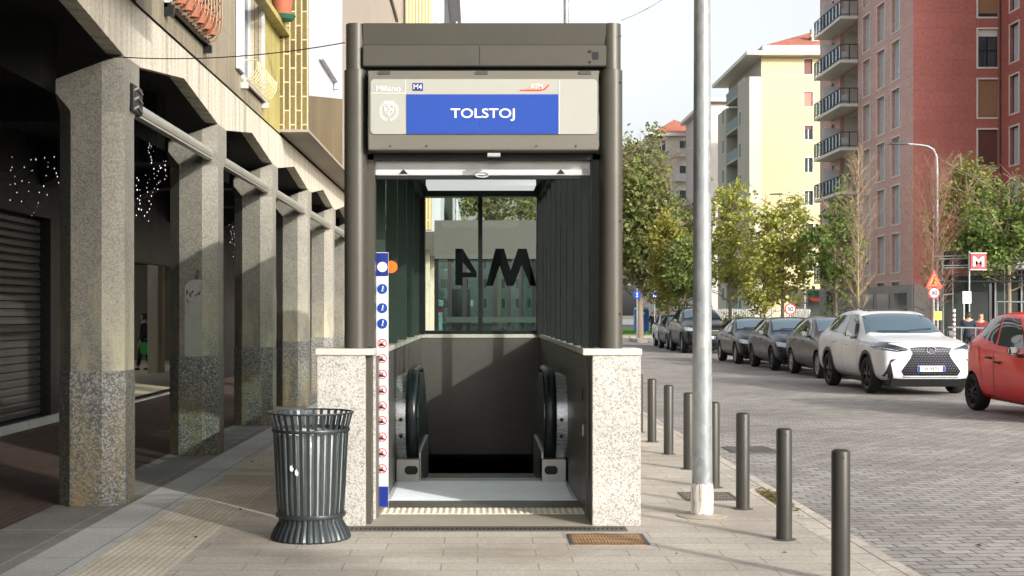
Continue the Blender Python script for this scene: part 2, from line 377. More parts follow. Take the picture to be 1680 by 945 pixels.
for i in range(70):
    x = rnd.uniform(-2.9, 6); y = rnd.uniform(8, 20); 
    if -1.3 < x < 1.3 and y > 9.3: continue
    an = rnd.uniform(0, 6.28); s_ = rnd.uniform(.01, .03); z = .004 if x < 2.4 else (-.03 if x < 2.78 else -.05)
    lv.face([(x+s_*math.cos(an), y+s_*math.sin(an), z), (x+s_*.6*math.cos(an+1.6), y+s_*.6*math.sin(an+1.6), z+.008), (x-s_*math.cos(an), y-s_*math.sin(an), z+.003), (x-s_*.6*math.cos(an+1.6), y-s_*.6*math.sin(an+1.6), z)])
tag(lv.build('litter', leafmat('dry_leaves', [srgb(70,52,36), srgb(120,92,56)], 9), normals=False), 'scattered dry brown leaf scraps on the paving', 'leaves', kind='stuff')

# ================================================================== METRO ENTRANCE
K = thing('metro_entrance', 'bronze metal and glass metro escalator entrance with blue station name board over granite piers', 'metro entrance', (0, 9.65, 0))
def kp(name, mb, m, **kw): return mb.build(name, m, K, True, **kw)
for s, (a, b) in (('l', (-1.218, -.853)), ('r', (.859, 1.224))):
    p = kp('granite_pier', MB().box(a, b, 9.65, 9.95, 0, 1.288), m_granl, bevel=.004)
    c = MB(); c.box(*((-1.228, -.785) if s == 'l' else (.785, 1.232)), 9.635, 10.0, 1.289, 1.338)
    cc = c.build('pier_cap', m_granlcap, p, True, bevel=.004)
# low side walls behind the piers
for a, b in ((-1.20, -.80), (.86, 1.20)):
    kp('side_wall', MB().box(a, b, 9.952, 17.9, -.3 if a > 0 else -.3, 1.27), m_granl)
    i0, i1 = (-1.21, -.775) if a < 0 else (.838, 1.21)
    kp('side_coping', MB().box(i0, i1, 10.002, 17.68, 1.272, 1.318), m_granlcap, bevel=.004)
m_clad = mat('brown_interior_cladding', srgb(94,90,86), .4, .1, .12, 1.2, .02, 100, dirt=srgb(78,75,72))
kp('inner_cladding', MB().box(-.799, -.785, 10.002, 17.7, -3, 1.262), m_clad)
kp('inner_cladding', MB().box(.845, .859, 10.002, 17.7, -3, 1.262), m_clad)
# back wall below the glass, pit shell
kp('back_wall', MB().box(-1.2, 1.2, 17.7, 17.95, -.34, 1.27), m_clad)
kp('back_coping', MB().box(-1.21, 1.21, 17.682, 18.0, 1.272, 1.318), m_granlcap)
m_pit = mat('dark_shaft_lining', srgb(24,25,26), .7)
sh = MB(); sh.box(-.94, .96, 12.2, 23, -5.2, -5.0)
sh.box(-.94, -.80, 12.2, 17.7, -5, -.3); sh.box(.86, .96, 12.2, 17.7, -5, -.3); sh.box(-.94, .96, 22.9, 23, -5, -.3); sh.box(-.94, -.9, 17.7, 22.9, -5, -.3); sh.box(.9, .96, 17.7, 22.9, -5, -.3)
sh.box(-.94, .96, 17.96, 23, -.42, -.30)
kp('escalator_shaft', sh, m_pit)
# corner posts: lower thicker sleeve, upper tube
def rpost(x0, x1, y0, y1, z0, z1, r, m, name='corner_post'):
    pts = []
    for cx, cy, a0 in ((x1-r, y1-r, 0), (x0+r, y1-r, 90), (x0+r, y0+r, 180), (x1-r, y0+r, 270)):
        for q in range(7): a = R(a0+15*q); pts.append((cx+r*math.cos(a), cy+r*math.sin(a)))
    return kp(name, MB().prism(pts, 'z', z0, z1), m, smooth=40)
for xa, xb, s in ((X(564, 9.7), X(601, 9.7), -1), (X(986, 9.7), X(1022, 9.7), 1)):
    rpost(xa, xb, 9.66, 9.92, 1.34, 3.448, .075, m_bronze)
    rpost(xa+.012, xb-.012, 9.672, 9.91, 3.452, 3.80, .07, m_bronze)
    jx0, jx1 = (xb-.004, X(616, 9.85)) if s < 0 else (X(972, 9.85), xa+.004)
    jx0, jx1 = (-.853+.001, X(610, 9.8)) if s < 0 else (X(968, 9.8), .858)
    kp('door_jamb', MB().box(jx0, jx1, 9.72, 9.94, 0.0, 1.28), m_bronze, bevel=.004)
    q0, q1 = (xb-.01, X(616, 9.9)) if s < 0 else (X(969, 9.9), xa+.01)
    kp('door_jamb', MB().box(q0, q1, 9.80, 9.98, 1.345, 2.83), m_bronze if s < 0 else m_dark, bevel=.006)
# slim post rivets
rv = MB()
for x in (X(567,9.66), X(1016,9.66)):
    for z in (3.35, 2.3, 1.6, 3.7): rv.lathe([(.006,0),(.006,.012)], 8, (x+.01, 9.668, z), 'y')
kp('bolt', rv, m_dark)
# fascia bands
bx0, bx1 = X(594, 9.64), X(996, 9.64)
f1 = MB(); f1.prism([(9.70, 3.635), (9.68, 3.80), (10.2, 3.80), (10.2, 3.635)], 'x', bx0, bx1); kp('upper_fascia', f1, m_bronze, bevel=.004)
f2 = MB(); f2.box(bx0+.004, bx1-.004, 9.655, 10.1, 3.47, 3.628); fa = kp('lower_fascia', f2, m_bronze, bevel=.006)
MB().box(X(787,9.65)-.002, X(787,9.65)+.002, 9.652, 9.656, 3.48, 3.62).build('panel_seam', m_dark, fa, True)
h_ = MB(); h_.box(X(972,9.65), X(982,9.65), 9.651, 9.656, 3.52, 3.575); h_.lathe([(.012,0),(.012,.01)], 10, (X(968,9.65), 9.648, 3.58), 'y'); h_.lathe([(.009,0),(.009,.01)], 10, (X(968,9.65), 9.648, 3.50), 'y')
h_.build('camera_plate', m_dark, fa, True)
kp('roof', MB().box(-.98, 1.06, 9.95, 17.95, 3.50, 3.62), m_dark)
kp('shadow_gap', MB().box(X(600,9.75), X(988,9.75), 9.75, 10.1, 3.405, 3.468), m_dark)
kp('hood_rail', MB().box(X(604,9.66), X(983,9.66), 9.66, 9.76, 3.415, 3.435), m_bronzel)
# sign box
sb = kp('sign_box', MB().box(X(604,9.62), X(982,9.62), 9.62, 9.95, Z(246,9.62), Z(119,9.62)), m_bronzel, bevel=.006)
YS = 9.616
for px_ in (640, 700, 880, 945): MB().lathe([(.007,0),(.006,.008)], 8, (X(px_,9.6), 9.612, Z(239,9.6)), 'y').build('screw', m_dark, sb, True)
def rrect(x0, x1, z0, z1, r, n=5):
    pts = []
    for cx, cz, a0 in ((x1-r, z1-r, 0), (x0+r, z1-r, 90), (x0+r, z0+r, 180), (x1-r, z0+r, 270)):
        for q in range(n+1): a = R(a0+90*q/n); pts.append((cx+r*math.cos(a), cz+r*math.sin(a)))
    return pts
MB().prism(rrect(X(608,YS), X(980,YS), Z(220,YS), Z(130,YS), .03), 'y', 9.612, 9.619).build('sign_panel', m_cream, sb, True)
MB().box(X(667,YS), X(916,YS), 9.607, 9.6115, Z(220,YS)+.001, Z(155,YS)).build('station_name_field', m_blue, sb, True)
ln = MB(); ln.box(X(665,YS)-.002, X(665,YS)+.002, 9.609, 9.6115, Z(155,YS), Z(131,YS)); ln.box(X(917,YS), X(918,YS), 9.609, 9.6115, Z(220,YS), Z(131,YS)); ln.box(X(608,YS), X(665,YS), 9.609, 9.6115, Z(153,YS)-.002, Z(153,YS)+.002)
ln.build('divider_line', m_letter, sb, True)
text('station_name', 'TOLSTOJ', (198.5-178)*YS/2100, m_letter, sb, (X(792,YS), 9.605, Z(188.5,YS)), width=105*YS/2100, bold=.012)
text('city_name', 'Milano', .042, m_letter, sb, (X(637.5,YS), 9.6095, Z(145.5,YS)), width=40*YS/2100)
MB().box(X(677,YS), X(694,YS), 9.608, 9.6115, Z(149,YS), Z(136.5,YS)).build('line_badge', m_navy, sb, True)
text('line_number', 'M4', .038, m_letter, sb, (X(685.5,YS), 9.606, Z(142.7,YS)), width=.062, bold=.004)
# operator logo: red bar with a slanted tail
lg = MB(); zz = lambda y: Z(y, YS); xx_ = lambda x: X(x, YS)
lg.prism([(xx_(853), zz(147.6)), (xx_(888), zz(147.6)), (xx_(893), zz(145.5)), (xx_(900), zz(139)), (xx_(902), zz(139)), (xx_(895), zz(147)), (xx_(889), zz(149.3)), (xx_(852.5), zz(149.3))][::-1], 'y', 9.609, 9.6115)
lg.build('operator_logo', m_red, sb, True)
lg = MB(); lg.prism([(xx_(862), zz(146.6)), (xx_(886), zz(146.6)), (xx_(891), zz(145)), (xx_(897), zz(138)), (xx_(871), zz(138))][::-1], 'y', 9.6092, 9.6115)
lg.build('logo_field', mat('pale_red_field', srgb(238,150,120), .4, 0, .1), sb, True)
text('operator_name', 'ATM', .036, m_letter, sb, (X(880,YS), 9.608, Z(142,YS)), width=.09, bold=.02)
# city crest: shield with a cross, a small crown and a wreath
cr = MB(); cx, cz = X(638,YS), Z(180,YS); s_ = YS/2100
sp_ = [(-7,7),(7,7),(7,-2),(4,-7),(0,-10),(-4,-7),(-7,-2)]
for (a, b, c, d) in ((-1.3,1.3,-9,7),(-7,7,-1.4,1.4)): cr.box(cx+a*s_, cx+b*s_, 9.609, 9.6112, cz+c*s_, cz+d*s_)
for i in range(7):
    p, q = sp_[i], sp_[(i+1) % 7]; cr.tube([(cx+p[0]*s_, 9.6105, cz+p[1]*s_), (cx+q[0]*s_, 9.6105, cz+q[1]*s_)], .0028, 4)
for i in range(26):
    a = R(-60-i*9.5) if i < 13 else R(-120+(i-13)*9.5); a = R(-90+14+11*i) if i < 13 else R(-90-14-11*(i-13))
    for rr, t in ((15, .5), (18, -.5)):
        px, pz = cx+rr*s_*math.cos(a)*.86, cz-2*s_+rr*s_*math.sin(a)*.93
        cr.prism([(px-.007*math.cos(a+t), pz-.007*math.sin(a+t)), (px+.0035*math.sin(a+t), pz-.0035*math.cos(a+t)), (px+.007*math.cos(a+t), pz+.007*math.sin(a+t)), (px-.0035*math.sin(a+t), pz+.0035*math.cos(a+t))], 'y', 9.609, 9.6112)
cr.box(cx-7*s_, cx+7*s_, 9.609, 9.6112, cz+9*s_, cz+10.5*s_)
for i in range(5): cr.box(cx+(-7+3.1*i)*s_, cx+(-7+3.1*i+1.8)*s_, 9.609, 9.6112, cz+10.5*s_, cz+14*s_)
cr.build('city_crest', m_letter, sb, True)
hg = MB()
for px in (630, 790, 960): hg.box(X(px-10,9.6), X(px+10,9.6), 9.612, 9.66, Z(121,9.6), Z(116,9.6))
hg.build('hinge', m_bronze, sb, True)
MB().box(X(800,9.6), X(821,9.6), 9.63, 9.7, Z(255.5,9.6), Z(250,9.6)).build('catch', m_steeld, sb, True)
# roller grille box and bottom bar
kp('shutter_housing', MB().box(X(604,9.82), X(984,9.82), 9.8, 10.05, Z(262,9.8), Z(247.5,9.8)+.03), m_dark)
sx0, sx1 = X(616,9.9), X(968,9.9)
rs = kp('roller_shutter', MB().box(sx0, sx1, 9.89, 9.92, Z(279,9.9), Z(262,9.9)+.03), m_steeld)
MB().box(sx0, sx1, 9.875, 9.925, Z(288,9.9), Z(278.5,9.9)).build('bottom_bar', m_white, rs, True, bevel=.004)
MB().box(sx0+.01, sx1-.06, 9.885, 9.93, Z(294,9.9), Z(289,9.9)).build('seal', m_dark, rs, True)
hd = MB(); cxh, czh = X(791,9.87), Z(286.5,9.87); hd.tube([(cxh+.052*math.cos(R(a)), 9.865, czh+.02*math.sin(R(a))) for a in range(0, 361, 20)], .005, 6, cap=False); hd.build('handle', m_white, rs, True)
for px in (662, 920): MB().prism([(X(px-7,9.87), Z(285,9.87)), (X(px+7,9.87), Z(285,9.87)), (X(px,9.87), Z(278,9.87))], 'y', 9.865, 9.876).build('latch', m_dark, rs, True)
kp('side_guide', MB().box(X(968.5,9.9), X(976,9.9), 9.99, 10.03, 0, 3.0), m_dark); kp('side_guide', MB().box(X(611,9.99), X(616,9.99), 9.99, 10.03, 1.34, 3.0), m_dark)
# interior: ceiling, posts, glass
m_green = mat('dark_green_metal', srgb(52,66,58), .4, .3, .12, 2)
kp('ceiling_panel', MB().box(-.97, 1.05, 10.06, 17.9, 3.36, 3.40), m_green)
lt = kp('ceiling_light', MB().box(X(700,14.5), X(878,14.5), 14.3, 14.9, 3.035, 3.10), emis('lit_lamp_panel', srgb(226,230,226), .4))
for sgn, xg in ((-1, -.90), (1, .965)):
    sg_ = MB(); sg_.face([(xg,10.05,1.32),(xg,17.7,1.32),(xg,17.7,3.36),(xg,10.05,3.36)]); kp('side_glass', sg_, m_glassdark if sgn < 0 else m_glassside)
    for Yp in ((10.6, 11.5, 12.4, 13.3, 14.2, 15.1, 16.0, 16.9) if sgn > 0 else (10.8, 12.4, 14.0, 15.6, 16.9)):
        a, b = sorted((xg+.01*-sgn, xg-.115*sgn))
        kp('glazing_fin', MB().box(a, b, Yp-.03, Yp+.03, 1.32, 3.358), m_green if sgn < 0 else m_dark, bevel=.004)
    a, b = sorted((xg, xg-.14*sgn)); kp('top_rail', MB().box(a+.001, b-.001, 10.06, 17.7, 3.20, 3.355), m_green)
    a, b = sorted((xg+.02*sgn, xg-.16*sgn)); kp('rear_post', MB().box(a, b, 17.62, 17.9, 1.32, 3.35), m_dark, bevel=.006)
kp('rear_transom', MB().box(-.78, .84, 17.6, 17.85, 3.215, 3.355), m_green)
kp('rear_frame', MB().box(X(788,17.72)-.03, X(788,17.72)+.03, 17.71, 17.79, 1.32, 3.214), m_dark)
rg_ = MB(); rg_.face([(-.77,17.75,1.32),(.83,17.75,1.32),(.83,17.75,3.213),(-.77,17.75,3.213)]); kp('rear_glass', rg_, m_glassclear)
kp('rear_sill_bar', MB().box(-.77, .83, 17.72, 17.79, 1.321, 1.37), m_dark)
# line mark on the rear glass, read from outside: a four and the pointed M
YG = 17.74; gx = lambda p: X(p, YG); gz = lambda p: Z(p, YG)
mk = MB()
Mp = [(797,469),(808.5,469),(820,436),(831,469),(843,469),(856,434),(870,469),(880,469),(864,408),(850,408),(837.5,444),(827,408),(813,408)]
mk.prism([(gx(a), gz(b)) for a, b in Mp][::-1], 'y', YG-.003, YG+.002)
for q in ([(747,408),(759,408),(759,468),(747,468)], [(759.1,408),(782,446.8),(773,446.8),(759.1,430)], [(759.1,447),(782,447),(782,455),(759.1,455)]):
    mk.prism([(gx(a), gz(b)) for a, b in q][::-1], 'y', YG-.003, YG+.002)
kp('line_mark', mk, mat('matt_black_film', srgb(16,17,18), .9, 0, .05, spec=.1))
# threshold
m_stone = mat('warm_threshold_stone', srgb(158,150,136), .7, 0, .12, 2, .1, 60)
kp('threshold', MB().box(-.853, .859, 9.6, 10.20, -.1, .004), m_stone)
tb = MB(); tb.box(-.79, .85, 10.2, 10.50, -.1, .008)
for i in range(33):
    for j in range(5): tb.lathe([(.018,0),(.013,.006)], 8, (-.76+i*.05, 10.23+j*.06, .008))
kp('tactile_strip', tb, mat('cream_tactile_strip', srgb(212,204,184), .65, 0, .1, 6))
kp('sill_plate', MB().box(-.79, .85, 10.5, 10.94, -.1, .006), m_bronzel)
# escalator
E = thing('escalator', 'steel escalator with black handrails running down inside the metro entrance', 'escalator', (.03, 12, 0))
def ep(name, mb, m, **kw): return mb.build(name, m, E, True, **kw)
fpl = MB(); fpl.box(-.784, .844, 10.94, 12.2, -.1, .012)
for j in range(24): fpl.box(-.75, .81, 10.97+j*.05, 10.985+j*.05, .012, .0145)
m_plate = mat('ribbed_floor_plate', srgb(226,232,236), .35, .15, .08, 3, .02, 80)
ep('floor_plate', fpl, m_plate)
ep('comb_plate', MB().box(-.55, .61, 12.2, 12.42, -.05, .010), m_steeld)
m_step = mat('grooved_step_metal', srgb(76,80,80), .45, .6, .1, 3)
stp = MB(); yy, zz_ = 12.42, .0
for i in range(14):
    d = 0 if i < 1 else min(.2, .06*i)
    zz_ -= d; stp.box(-.5, .56, yy, yy+.405, zz_-.3, zz_)
    for j in range(30): stp.box(-.49+j*.035, -.475+j*.035, yy+.001, yy+.404, zz_, zz_+.006)
    yy += .4
ep('step', stp, m_step)
for sgn, xc in ((-1, X(674,12.0)), (1, X(905,12.0))):
    r = .44; cy, cz = 12.45, .60
    path = [(xc, cy+.05+r*math.cos(R(a)), cz+r*math.sin(R(a))) for a in range(238, 90, -8)]
    path = [(xc, cy-(.02), cz-r+.0)] if False else path
    path += [(xc, cy+.05+.2*i, cz+r) for i in range(0, 5)]
    yy = cy+.85; path += [(xc, yy+.3*i*.9, cz+r-.035*i*i) for i in range(1, 4)] + [(xc, yy+.81+.5*i, cz+r-.32-.29*i) for i in range(1, 8)]
    # flat oval rail
    rail = MB(); prof = []
    P = [Vector(p) for p in path]; rings = []
    for i, p in enumerate(P):
        d = (P[min(i+1, len(P)-1)]-P[max(i-1, 0)]).normalized(); n_ = Vector((1,0,0)).cross(d)
        rings.append(rail.addv([p + Vector((1,0,0))*.054*math.cos(2*math.pi*q/12)+n_*.030*math.sin(2*math.pi*q/12) for q in range(12)]))
    for i in range(len(P)-1):
        for q in range(12): u = (q+1) % 12; rail.addf((rings[i]+q, rings[i]+u, rings[i+1]+u, rings[i+1]+q))
    rail.addf([rings[0]+q for q in range(12)]); rail.addf([rings[-1]+q for q in range(12)])
    ep('handrail', rail, mat('handrail_rubber', srgb(26,34,36), .3, 0, .1), smooth=50)
    # dark inner balustrade and steel newel body
    def dprof(rr, y1, zb):
        pts = [(y1, cz+rr*.97), (cy+.05, cz+rr)] + [(cy+.05+rr*math.cos(R(a)), cz+rr*math.sin(R(a))) for a in range(96, 230, 9)] + [(cy-.15, zb), (y1, zb)]
        return pts
    xi = xc-sgn*.055
    inner = MB(); a, b = sorted((xi, xi-sgn*.012))
    inner.prism(dprof(.415, 13.3, .12), 'x', a, b)
    inner.hexa([(a,13.3,-.9),(b,13.3,-.9),(b,17.6,-3.4),(a,17.6,-3.4),(a,13.3,1.0),(b,13.3,1.0),(b,17.6,-1.3),(a,17.6,-1.3)])
    ep('balustrade_panel', inner, mat('smoky_balustrade', srgb(34,48,46), .15, .2, .05), bevel=.002)
    xo = -.784 if sgn < 0 else .844
    a, b = sorted((xo, xc-sgn*.045)) 
    ep('newel_cladding', MB().prism(dprof(.395, 13.3, .22), 'x', a, b), m_steel, smooth=30)
    ep('outer_decking', MB().hexa([(a,13.3,-3),(b,13.3,-3),(b,17.6,-3.5),(a,17.6,-3.5),(a,13.3,.99),(b,13.3,.99),(b,17.6,-1.4),(a,17.6,-1.4)]), m_steeld)
    bx = ep('newel_base_box', MB().box(a+.01, xc-sgn*.075 if sgn < 0 else b, 12.08, 12.6, .012, .225) if sgn < 0 else MB().box(xc-.085, b-.02, 12.08, 12.6, .012, .225), m_steeld, bevel=.004)
    il = MB(); il.prism(rrect(xc-.062, xc+.062, .085, .165, .035), 'y', 12.073, 12.085); il.build('handrail_inlet', m_black, bx, True)
    ep('skirt_panel', MB().box(min(xi-sgn*.012, xi-sgn*.03), max(xi-sgn*.012, xi-sgn*.03), 12.2, 14, -1.2, .28), m_steeld)
    bt = MB()
    for z in (.60, .44): bt.lathe([(.018,0),(.016,.01)], 12, (xc+sgn*.10, 12.115 if z < .5 else 12.085, z), 'y')
    ep('key_switch', bt, m_dark)
    if 0: ep('joint_band', MB().prism([(cy+.05+.398*math.cos(R(a)), cz+.16+.398*math.sin(R(a))*.06) for a in (170, 180, 190)]+[(cy-.25, cz+.165),(cy-.25,cz+.2)], 'x', a+.002, b-.002), m_dark)
kp('intercom_plate', MB().prism([(9.98+.0+.03*math.cos(R(a))+.35, .66+.05*math.sin(R(a))) for a in range(0, 360, 20)], 'x', .838, .846), m_white)
kp('call_slot', MB().prism([(10.35+.018*math.cos(R(a)), .95+.05*math.sin(R(a))) for a in range(0, 360, 20)], 'x', .838, .846), m_black)
# notice strip on the left jamb
N = thing('notice_strip', 'tall narrow white notice strip of blue and red pictograms on the left door jamb', 'sign', (X(627,10.2), 10.0, 0))
YN = 10.15; nx = lambda p: X(p, YN); nz = lambda p: Z(p, YN)
def np_(name, mb, m): return mb.build(name, m, N, True)
np_('backing', MB().box(nx(617.5), nx(637), YN, YN+.03, nz(832), nz(414)), m_white)
np_('blue_end', MB().box(nx(617.6), nx(636.9), YN-.003, YN, nz(453), nz(415)), m_navy)
np_('blue_end', MB().box(nx(617.6), nx(636.9), YN-.003, YN, nz(831.5), nz(798)), m_navy)
def disc(mb, x, z, r, y0, y1, n=22): mb.prism([(x+r*math.cos(2*math.pi*i/n), z+r*math.sin(2*math.pi*i/n)) for i in range(n)], 'y', y0, y1)
d = MB(); disc(d, nx(627.3), nz(438), .040, YN-.006, YN-.003); np_('white_disc', d, m_letter)
def man(mb, x, z, s, y, lean=0):   # small standing figure
    disc(mb, x+lean*.5*s, z+.75*s, .2*s, y, y+.001, 8)
    mb.tube([(x, y, z-.1*s), (x+lean*.4*s, y, z+.5*s)], .14*s, 5); mb.tube([(x, y, z-.1*s), (x-.3*s, y, z-.8*s)], .09*s, 4); mb.tube([(x, y, z-.1*s), (x+.3*s, y, z-.75*s)], .09*s, 4)
    mb.tube([(x+lean*.3*s, y, z+.4*s), (x+.55*s, y, z+.15*s)], .07*s, 4)
blu = MB(); fig = MB()
for py in (474, 505.5, 531):
    disc(blu, nx(627.3), nz(py), .040, YN-.004, YN); man(fig, nx(627.3), nz(py), .026, YN-.006, .4)
np_('mandatory_disc', blu, m_blue); np_('mandatory_figure', fig, m_letter)
red = MB(); fig = MB()
for py in (563.5, 588, 614, 640, 666, 690, 717, 743, 769):
    x, z = nx(627), nz(py)
    red.tube([(x+.034*math.cos(R(a)), YN-.002, z+.034*math.sin(R(a))) for a in range(0, 361, 24)], .0035, 4, cap=False)
    red.tube([(x-.024, YN-.004, z+.024), (x+.024, YN-.004, z-.024)], .003, 4)
    man(fig, x, z, .021, YN-.002, (py % 3)*.3)
    fig.prism([(x-.024, z-.02), (x+.022, z-.022), (x+.02, z-.012), (x+.004, z-.012), (x-.008, z-.0), (x-.022, z+.002)], 'y', YN-.0035, YN)
np_('prohibition_ring', red, m_red); np_('prohibition_figure', fig, m_blk)
T = MB(); disc(T, X(642,10.4), Z(438,10.4), .05, 10.38, 10.42); N2 = np_('orange_reflection', T, m_orange)  # orange disc painted in for a reflection beside the strip
# ================================================================== facade helper: real openings with reveals
def wall(o, u, n, U, V, holes, depth=.14):
    """wall sheet from o along u (length U) and up V, outward normal n; holes = (u0,u1,v0,v1)"""
    mb = MB(); o, u, n = Vector(o), Vector(u), Vector(n); z = Vector((0,0,1))
    p = lambda a, b, c=0: o+u*a+z*b-n*c
    us = sorted({0, U, *[h[0] for h in holes], *[h[1] for h in holes]}); vs = sorted({0, V, *[h[2] for h in holes], *[h[3] for h in holes]})
    for i in range(len(us)-1):
        for j in range(len(vs)-1):
            a, b, c, d = us[i], us[i+1], vs[j], vs[j+1]; m, q = (a+b)/2, (c+d)/2
            if any(h[0] < m < h[1] and h[2] < q < h[3] for h in holes): continue
            mb.face([p(a,c), p(b,c), p(b,d), p(a,d)])
    for a, b, c, d in holes:
        mb.face([p(a,c), p(b,c), p(b,c,depth), p(a,c,depth)]); mb.face([p(a,d), p(b,d), p(b,d,depth), p(a,d,depth)])
        mb.face([p(a,c), p(a,d), p(a,d,depth), p(a,c,depth)]); mb.face([p(b,c), p(b,d), p(b,d,depth), p(b,c,depth)])
    return mb
def obox(mb, o, u, n, a, b, c, d, e, f):
    """box spanning a..b along u, c..d up, e..f outward"""
    o, u, n = Vector(o), Vector(u), Vector(n); z = Vector((0,0,1)); q = lambda s, t, w: o+u*s+z*t+n*w
    mb.hexa([q(a,c,e), q(b,c,e), q(b,c,f), q(a,c,f), q(a,d,e), q(b,d,e), q(b,d,f), q(a,d,f)]); return mb
def window(root, o, u, n, h, trim, frame, pane, kind='casement', shutter=None, depth=.14, tw=.09):
    a, b, c, d = h
    t = MB()
    for q in ((a-tw, b+tw, d, d+tw), (a-tw, b+tw, c-tw, c), (a-tw, a, c, d), (b, b+tw, c, d)): obox(t, o, u, n, *q, .003, .035)
    w = t.build('window', trim, root, True)
    f = MB(); g = .06; dd = -depth+.01
    for q in ((a, b, d-g, d), (a, b, c, c+g), (a, a+g, c+g, d-g), (b-g, b, c+g, d-g)): obox(f, o, u, n, *q, dd, dd+.05)
    if kind == 'casement' and b-a > .7: obox(f, o, u, n, (a+b)/2-.04, (a+b)/2+.04, c+g, d-g, dd, dd+.05)
    if kind == 'cross': obox(f, o, u, n, (a+b)/2-.05, (a+b)/2+.05, c+g, d-g, dd, dd+.05); obox(f, o, u, n, a+g, b-g, (c*.55+d*.45)-.04, (c*.55+d*.45)+.04, dd+.002, dd+.052)
    f.build('frame', frame, w, True)
    gl = MB(); obox(gl, o, u, n, a+.01, b-.01, c+.01, d-.01, dd+.01, dd+.02); gl.build('pane', pane, w, True)
    if shutter:
        m, frac = shutter; s = MB(); obox(s, o, u, n, a+.005, b-.005, d-(d-c)*frac, d-.005, dd+.06, dd+.08)
        kk = int((d-c)*frac/.12)
        for i in range(kk): obox(s, o, u, n, a+.005, b-.005, d-.02-i*.12-.10, d-.02-i*.12, dd+.08, dd+.09)
        s.build('shutter', m, w, True)
    return w
XN, XP, YN_, YP = Vector((-1,0,0)), Vector((1,0,0)), Vector((0,-1,0)), Vector((0,1,0))
# ================================================================== PORTICO APARTMENT BUILDING (left)
B = thing('portico_building', 'concrete apartment building with a dark arcade of angular pillars and tiled bays beside the pavement', 'building', (-2.95, 14.75, 0))
def bp(name, mb, m, **kw): return mb.build(name, m, B, True, **kw)
m_tile = bricky('khaki_facade_tile', srgb(122,106,64), srgb(98,84,50), srgb(192,184,150), .42, .088, .011, .5, 'z,xy', 0, .35, .4, 0, .2, .004, .5)
m_rib = bricky('grooved_grey_tile', srgb(168,158,134), srgb(140,130,108), srgb(96,88,72), 1.4, .055, .006, .5, 'z,xy', 0, .6, .5, 0, .3, .006, .6, stain=srgb(120,118,116))
m_ribg = bricky('grooved_green_tile', srgb(190,178,106), srgb(164,152,88), srgb(116,106,64), 1.4, .075, .006, .5, 'z,xy', 0, .5, .5, 0, .25, .006, .6)
m_plas = mat('grey_plaster', srgb(146,136,124), .8, 0, .1, .8, .1, 20)
m_whitep = mat('white_panel', srgb(186,187,192), .5, 0, .05, .8)
PC = [-4.55+3.85*i for i in range(-1, 0)] + [7.05, 10.9, 14.75, 18.6, 22.4, 26.2, 30.0, 33.8]
PC = [3.2, 7.05, 10.9, 14.75, 18.6, 22.4, 26.2, 30.0, 33.8]
XO, XI = -2.95, -3.55
m_chamf = granite('sunlit_side_concrete', [srgb(106,104,96), srgb(146,143,132), srgb(124,121,112), srgb(154,151,140)], 85, .85, .4, stain=(srgb(170,163,136), 1.1, 2.2))  # lighter copy of the pillar concrete, puts sunlight into the right-hand faces
def pillar(yc):
    d = -.3
    o1 = [(-3.38,-.3),(-3.12,-.3),(-2.955,-.2),(-2.955,.1),(-3.08,.24),(-3.38,.24),(-3.52,.12),(-3.52,-.15)]
    cx = -3.25
    def ring(sc, z): return [(cx+(x-cx)*sc, yc+y*sc, z) for x, y in o1]
    b = MB(); b.prism([(x, yc+y) for x, y in [(cx+(x-cx)*1.012, y*1.012) for x, y in o1]], 'z', 0, 1.125)
    s = MB(); i0 = s.addv(ring(.985, 1.125)); i1 = s.addv(ring(.985, 3.28))
    # capital: flares inward and squares off under the beam
    top = [(-3.50,-.3),(-3.12,-.3),(-2.952,-.26),(-2.952,.24),(-3.12,.28),(-3.50,.28),(-3.54,.2),(-3.54,-.2)]
    i2 = s.addv([(x, yc+y, 3.43) for x, y in top])
    i3 = s.addv([(x, yc+y, 3.545 + (x+3.5)*.38) for x, y in top])
    for a, c in ((i0,i1),(i1,i2),(i2,i3)):
        for q in range(8):
            r = (q+1) % 8; s.cur = 1 if (a == i0 and q in (1, 2, 3)) or (q in (1,2,3)) else 0; s.addf((a+q, a+r, c+r, c+q))
    s.cur = 0; s.addf([i0+q for q in range(8)][::-1]); s.addf([i3+q for q in range(8)])
    p = s.build('pillar', [m_conc, m_chamf], B, True)
    b.build('pillar_base', m_grand, p, True, bevel=.006)
    return p
for yc in PC: pillar(yc)
bm_ = MB()
def beamprof(dz):
    pts = []
    for i, yc in enumerate(PC):
        pts += [(yc-.26, 3.75-dz), (yc+.26, 3.75-dz)]
        if i < len(PC)-1: pts.append(((yc+PC[i+1])/2, 3.96-dz))
    return pts
po, pi_ = beamprof(0), beamprof(-.02)
XI = -3.10
zt = 4.25
for i in range(len(po)-1):
    (a, za), (b_, zb) = po[i], po[i+1]; (_, zc), (_, zd) = pi_[i], pi_[i+1]
    bm_.face([(XO,a,za),(XO,b_,zb),(XO,b_,zt),(XO,a,zt)]); bm_.face([(XI,a,zc),(XI,b_,zd),(XI,b_,zt),(XI,a,zt)])
    bm_.face([(XO,a,za),(XO,b_,zb),(XI,b_,zd),(XI,a,zc)])
m_streak = NT('streaked_pale_concrete')
v_ = m_streak.coord((1, 3.2, .12)); n_ = m_streak.noise(v_, 2.2, 5, .6); n2_ = m_streak.noise(m_streak.coord(), 30, 3)
c_ = m_streak.ramp(n_, [(.32, srgb(112,103,90)), (.48, srgb(180,172,154)), (.62, srgb(202,194,178))])
c_ = m_streak.mix(.35, c_, m_streak.ramp(n2_, [(.3, srgb(150,142,124)), (.7, srgb(230,224,208))])); m_streak.base(c_)
